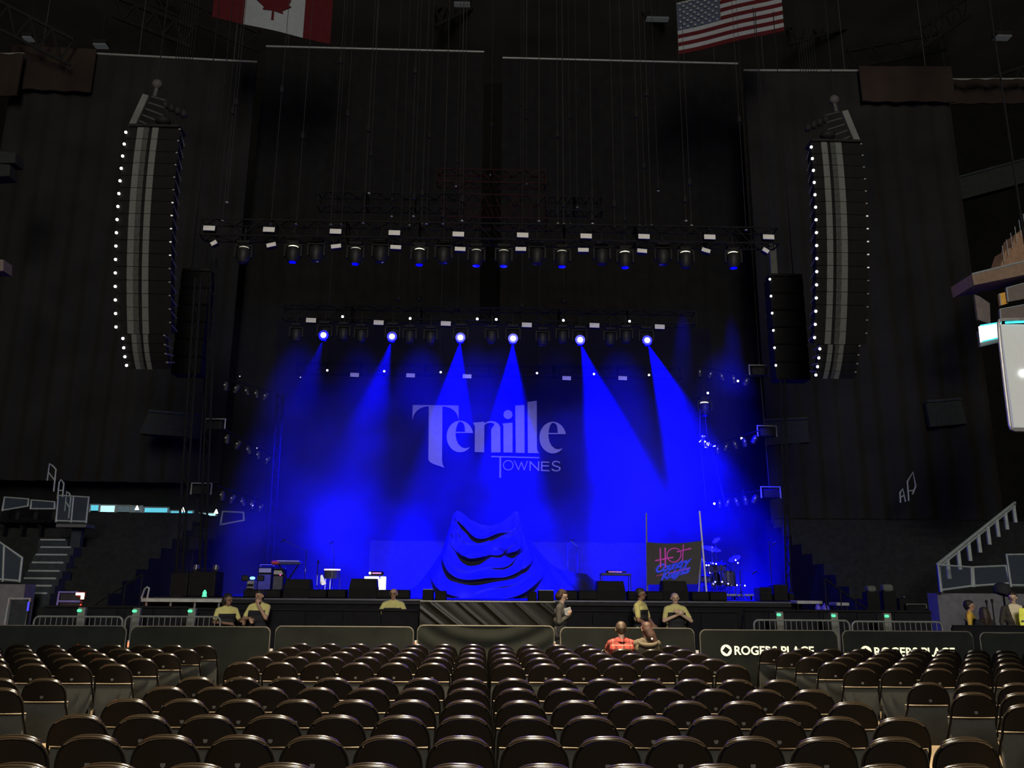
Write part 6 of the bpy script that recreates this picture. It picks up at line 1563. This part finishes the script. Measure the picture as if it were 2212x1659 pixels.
p = at(2209, 1333, 18.0); t = thing('safety_vest', 'bright yellow safety vest held up at the right edge', 'vest', (p.x, 18.0, p.z-.2))
mb = MB(); G = [[(-.06+.24*i/8, .02*math.sin(i*1.3+j*.5), .38*j/8) for i in range(9)] for j in range(9)]; G2 = [[(q[0], q[1]+.015, q[2]) for q in r] for r in G]
mb.grid(G); mb.grid(G2); mb.grid([G[0], G2[0]]); mb.grid([G[-1], G2[-1]]); mb.grid([[r[0] for r in G], [r[0] for r in G2]]); mb.grid([[r[-1] for r in G], [r[-1] for r in G2]])
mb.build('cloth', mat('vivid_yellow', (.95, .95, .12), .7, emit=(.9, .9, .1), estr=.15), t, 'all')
MB().box((.06, -.03, .12), (.22, .01, .035)).build('reflective_band', M_alu, t)
p = at(2166, 1272, 18.9); t = thing('hooded_shape', 'black rounded hood shape on an added stand left of the suited man', 'lamp', (p.x, 18.9, 0))  # dark lump of unclear kind, built as a hood on an added stand
hb_ = MB(); hb_.lathe([(.16, -.13), (.19, -.05), (.17, .06), (.10, .12), (.02, .13)], 14, Matrix.Translation(p) @ Matrix.Rotation(.35, 4, 'Y')); wb(hb_, 'hood', M_navy, t, True)
wb(MB().tube([(p.x, 18.9, 0), p], .02, 6), 'stand', M_dkmetal, t)
for lab, px, py in (('black microphone stand left of the suited man', 2131, 1302), ('second black microphone stand left of the suited man', 2143, 1300)):
    c = at(px, py, 18.6); t = thing('mic_stand', lab, 'stand', (c.x, 18.6, 0))
    wb(MB().tube([(c.x, 18.6, 0), c], .014, 6), 'pole', M_dkmetal, t); wb(MB().lathe([(.015, -.03), (.03, .02), (.02, .06)], 8, Matrix.Translation(c)), 'microphone', M_dkmetal, t, True)
    wb(MB().lathe([(.12, .0), (.12, .02), (.02, .03)], 12, Matrix.Translation((c.x, 18.6, 0))), 'base', M_dkmetal, t, True)
a, b = at(2058, 1352, 17.6), at(2230, 1356, 17.6)
t = thing('dark_partition', 'low dark padded partition in front of the group at the right', 'partition', ((a.x+b.x)/2, 17.6, 0))
wb(MB().bbox(((a.x+b.x)/2, 17.65, a.z/2), (b.x-a.x, .12, a.z), .04), 'padded_panel', M_skirt, t); wb(MB().tube([(a.x, 17.62, a.z), (b.x, 17.62, a.z)], .02, 6), 'top_edge', M_skirt, t)
# ================================================================== stage haze
M_haze = bpy.data.materials.new('stage_haze'); M_haze.use_nodes = True
nt = M_haze.node_tree; nt.nodes.clear()
out = nt.nodes.new('ShaderNodeOutputMaterial'); vs_ = nt.nodes.new('ShaderNodeVolumeScatter')
vs_.inputs['Color'].default_value = (.40, .42, 1, 1); vs_.inputs['Anisotropy'].default_value = 0.0  # haze tinted blue: the stage light's hue is put into its colour
tc = nt.nodes.new('ShaderNodeTexCoord'); nz = nt.nodes.new('ShaderNodeTexNoise'); nz.inputs['Scale'].default_value = 0.30; nz.inputs['Detail'].default_value = 2.0
nt.links.new(tc.outputs['Object'], nz.inputs['Vector'])
mr = nt.nodes.new('ShaderNodeMapRange'); mr.inputs['From Min'].default_value = .40; mr.inputs['From Max'].default_value = .66
mr.inputs['To Min'].default_value = .004; mr.inputs['To Max'].default_value = .032; mr.interpolation_type = 'SMOOTHSTEP'
nt.links.new(nz.outputs['Fac'], mr.inputs['Value'])
sep = nt.nodes.new('ShaderNodeSeparateXYZ'); nt.links.new(tc.outputs['Object'], sep.inputs[0])
hz = nt.nodes.new('ShaderNodeMapRange'); hz.inputs['From Min'].default_value = 1.0; hz.inputs['From Max'].default_value = 8.0   # the haze lies low
hz.inputs['To Min'].default_value = 1.0; hz.inputs['To Max'].default_value = 0.30
nt.links.new(sep.outputs['Z'], hz.inputs['Value'])
mu = nt.nodes.new('ShaderNodeMath'); mu.operation = 'MULTIPLY'
nt.links.new(mr.outputs[0], mu.inputs[0]); nt.links.new(hz.outputs[0], mu.inputs[1]); nt.links.new(mu.outputs[0], vs_.inputs['Density'])
nt.links.new(vs_.outputs[0], out.inputs['Volume'])
hb = MB().box((-.2, 26.4, 5.2), (17.0, 6.8, 10.0))
o = bpy.data.objects.new('stage_haze', hb.mesh('stage_haze', M_haze)); COL.objects.link(o)
for v in o.data.vertices: v.co.z -= DECK
o.location.z = DECK
tag(o, 'thin blue-lit, blue-tinted haze drifting over the stage', 'haze', kind='stuff')
S.cycles.volume_step_rate = 1.5; S.cycles.volume_bounces = 0; S.cycles.volume_max_steps = 64
S.cycles.max_bounces = 4; S.cycles.diffuse_bounces = 2; S.cycles.glossy_bounces = 2; S.cycles.caustics_reflective = False; S.cycles.caustics_refractive = False
S.cycles.use_adaptive_sampling = True; S.cycles.adaptive_threshold = 0.03
for m_ in MATS.values(): m_.cycles.emission_sampling = 'NONE'    # the tiny lamps and painted glows are seen, the spots do the lighting
S.cycles.volume_step_rate = 2.5
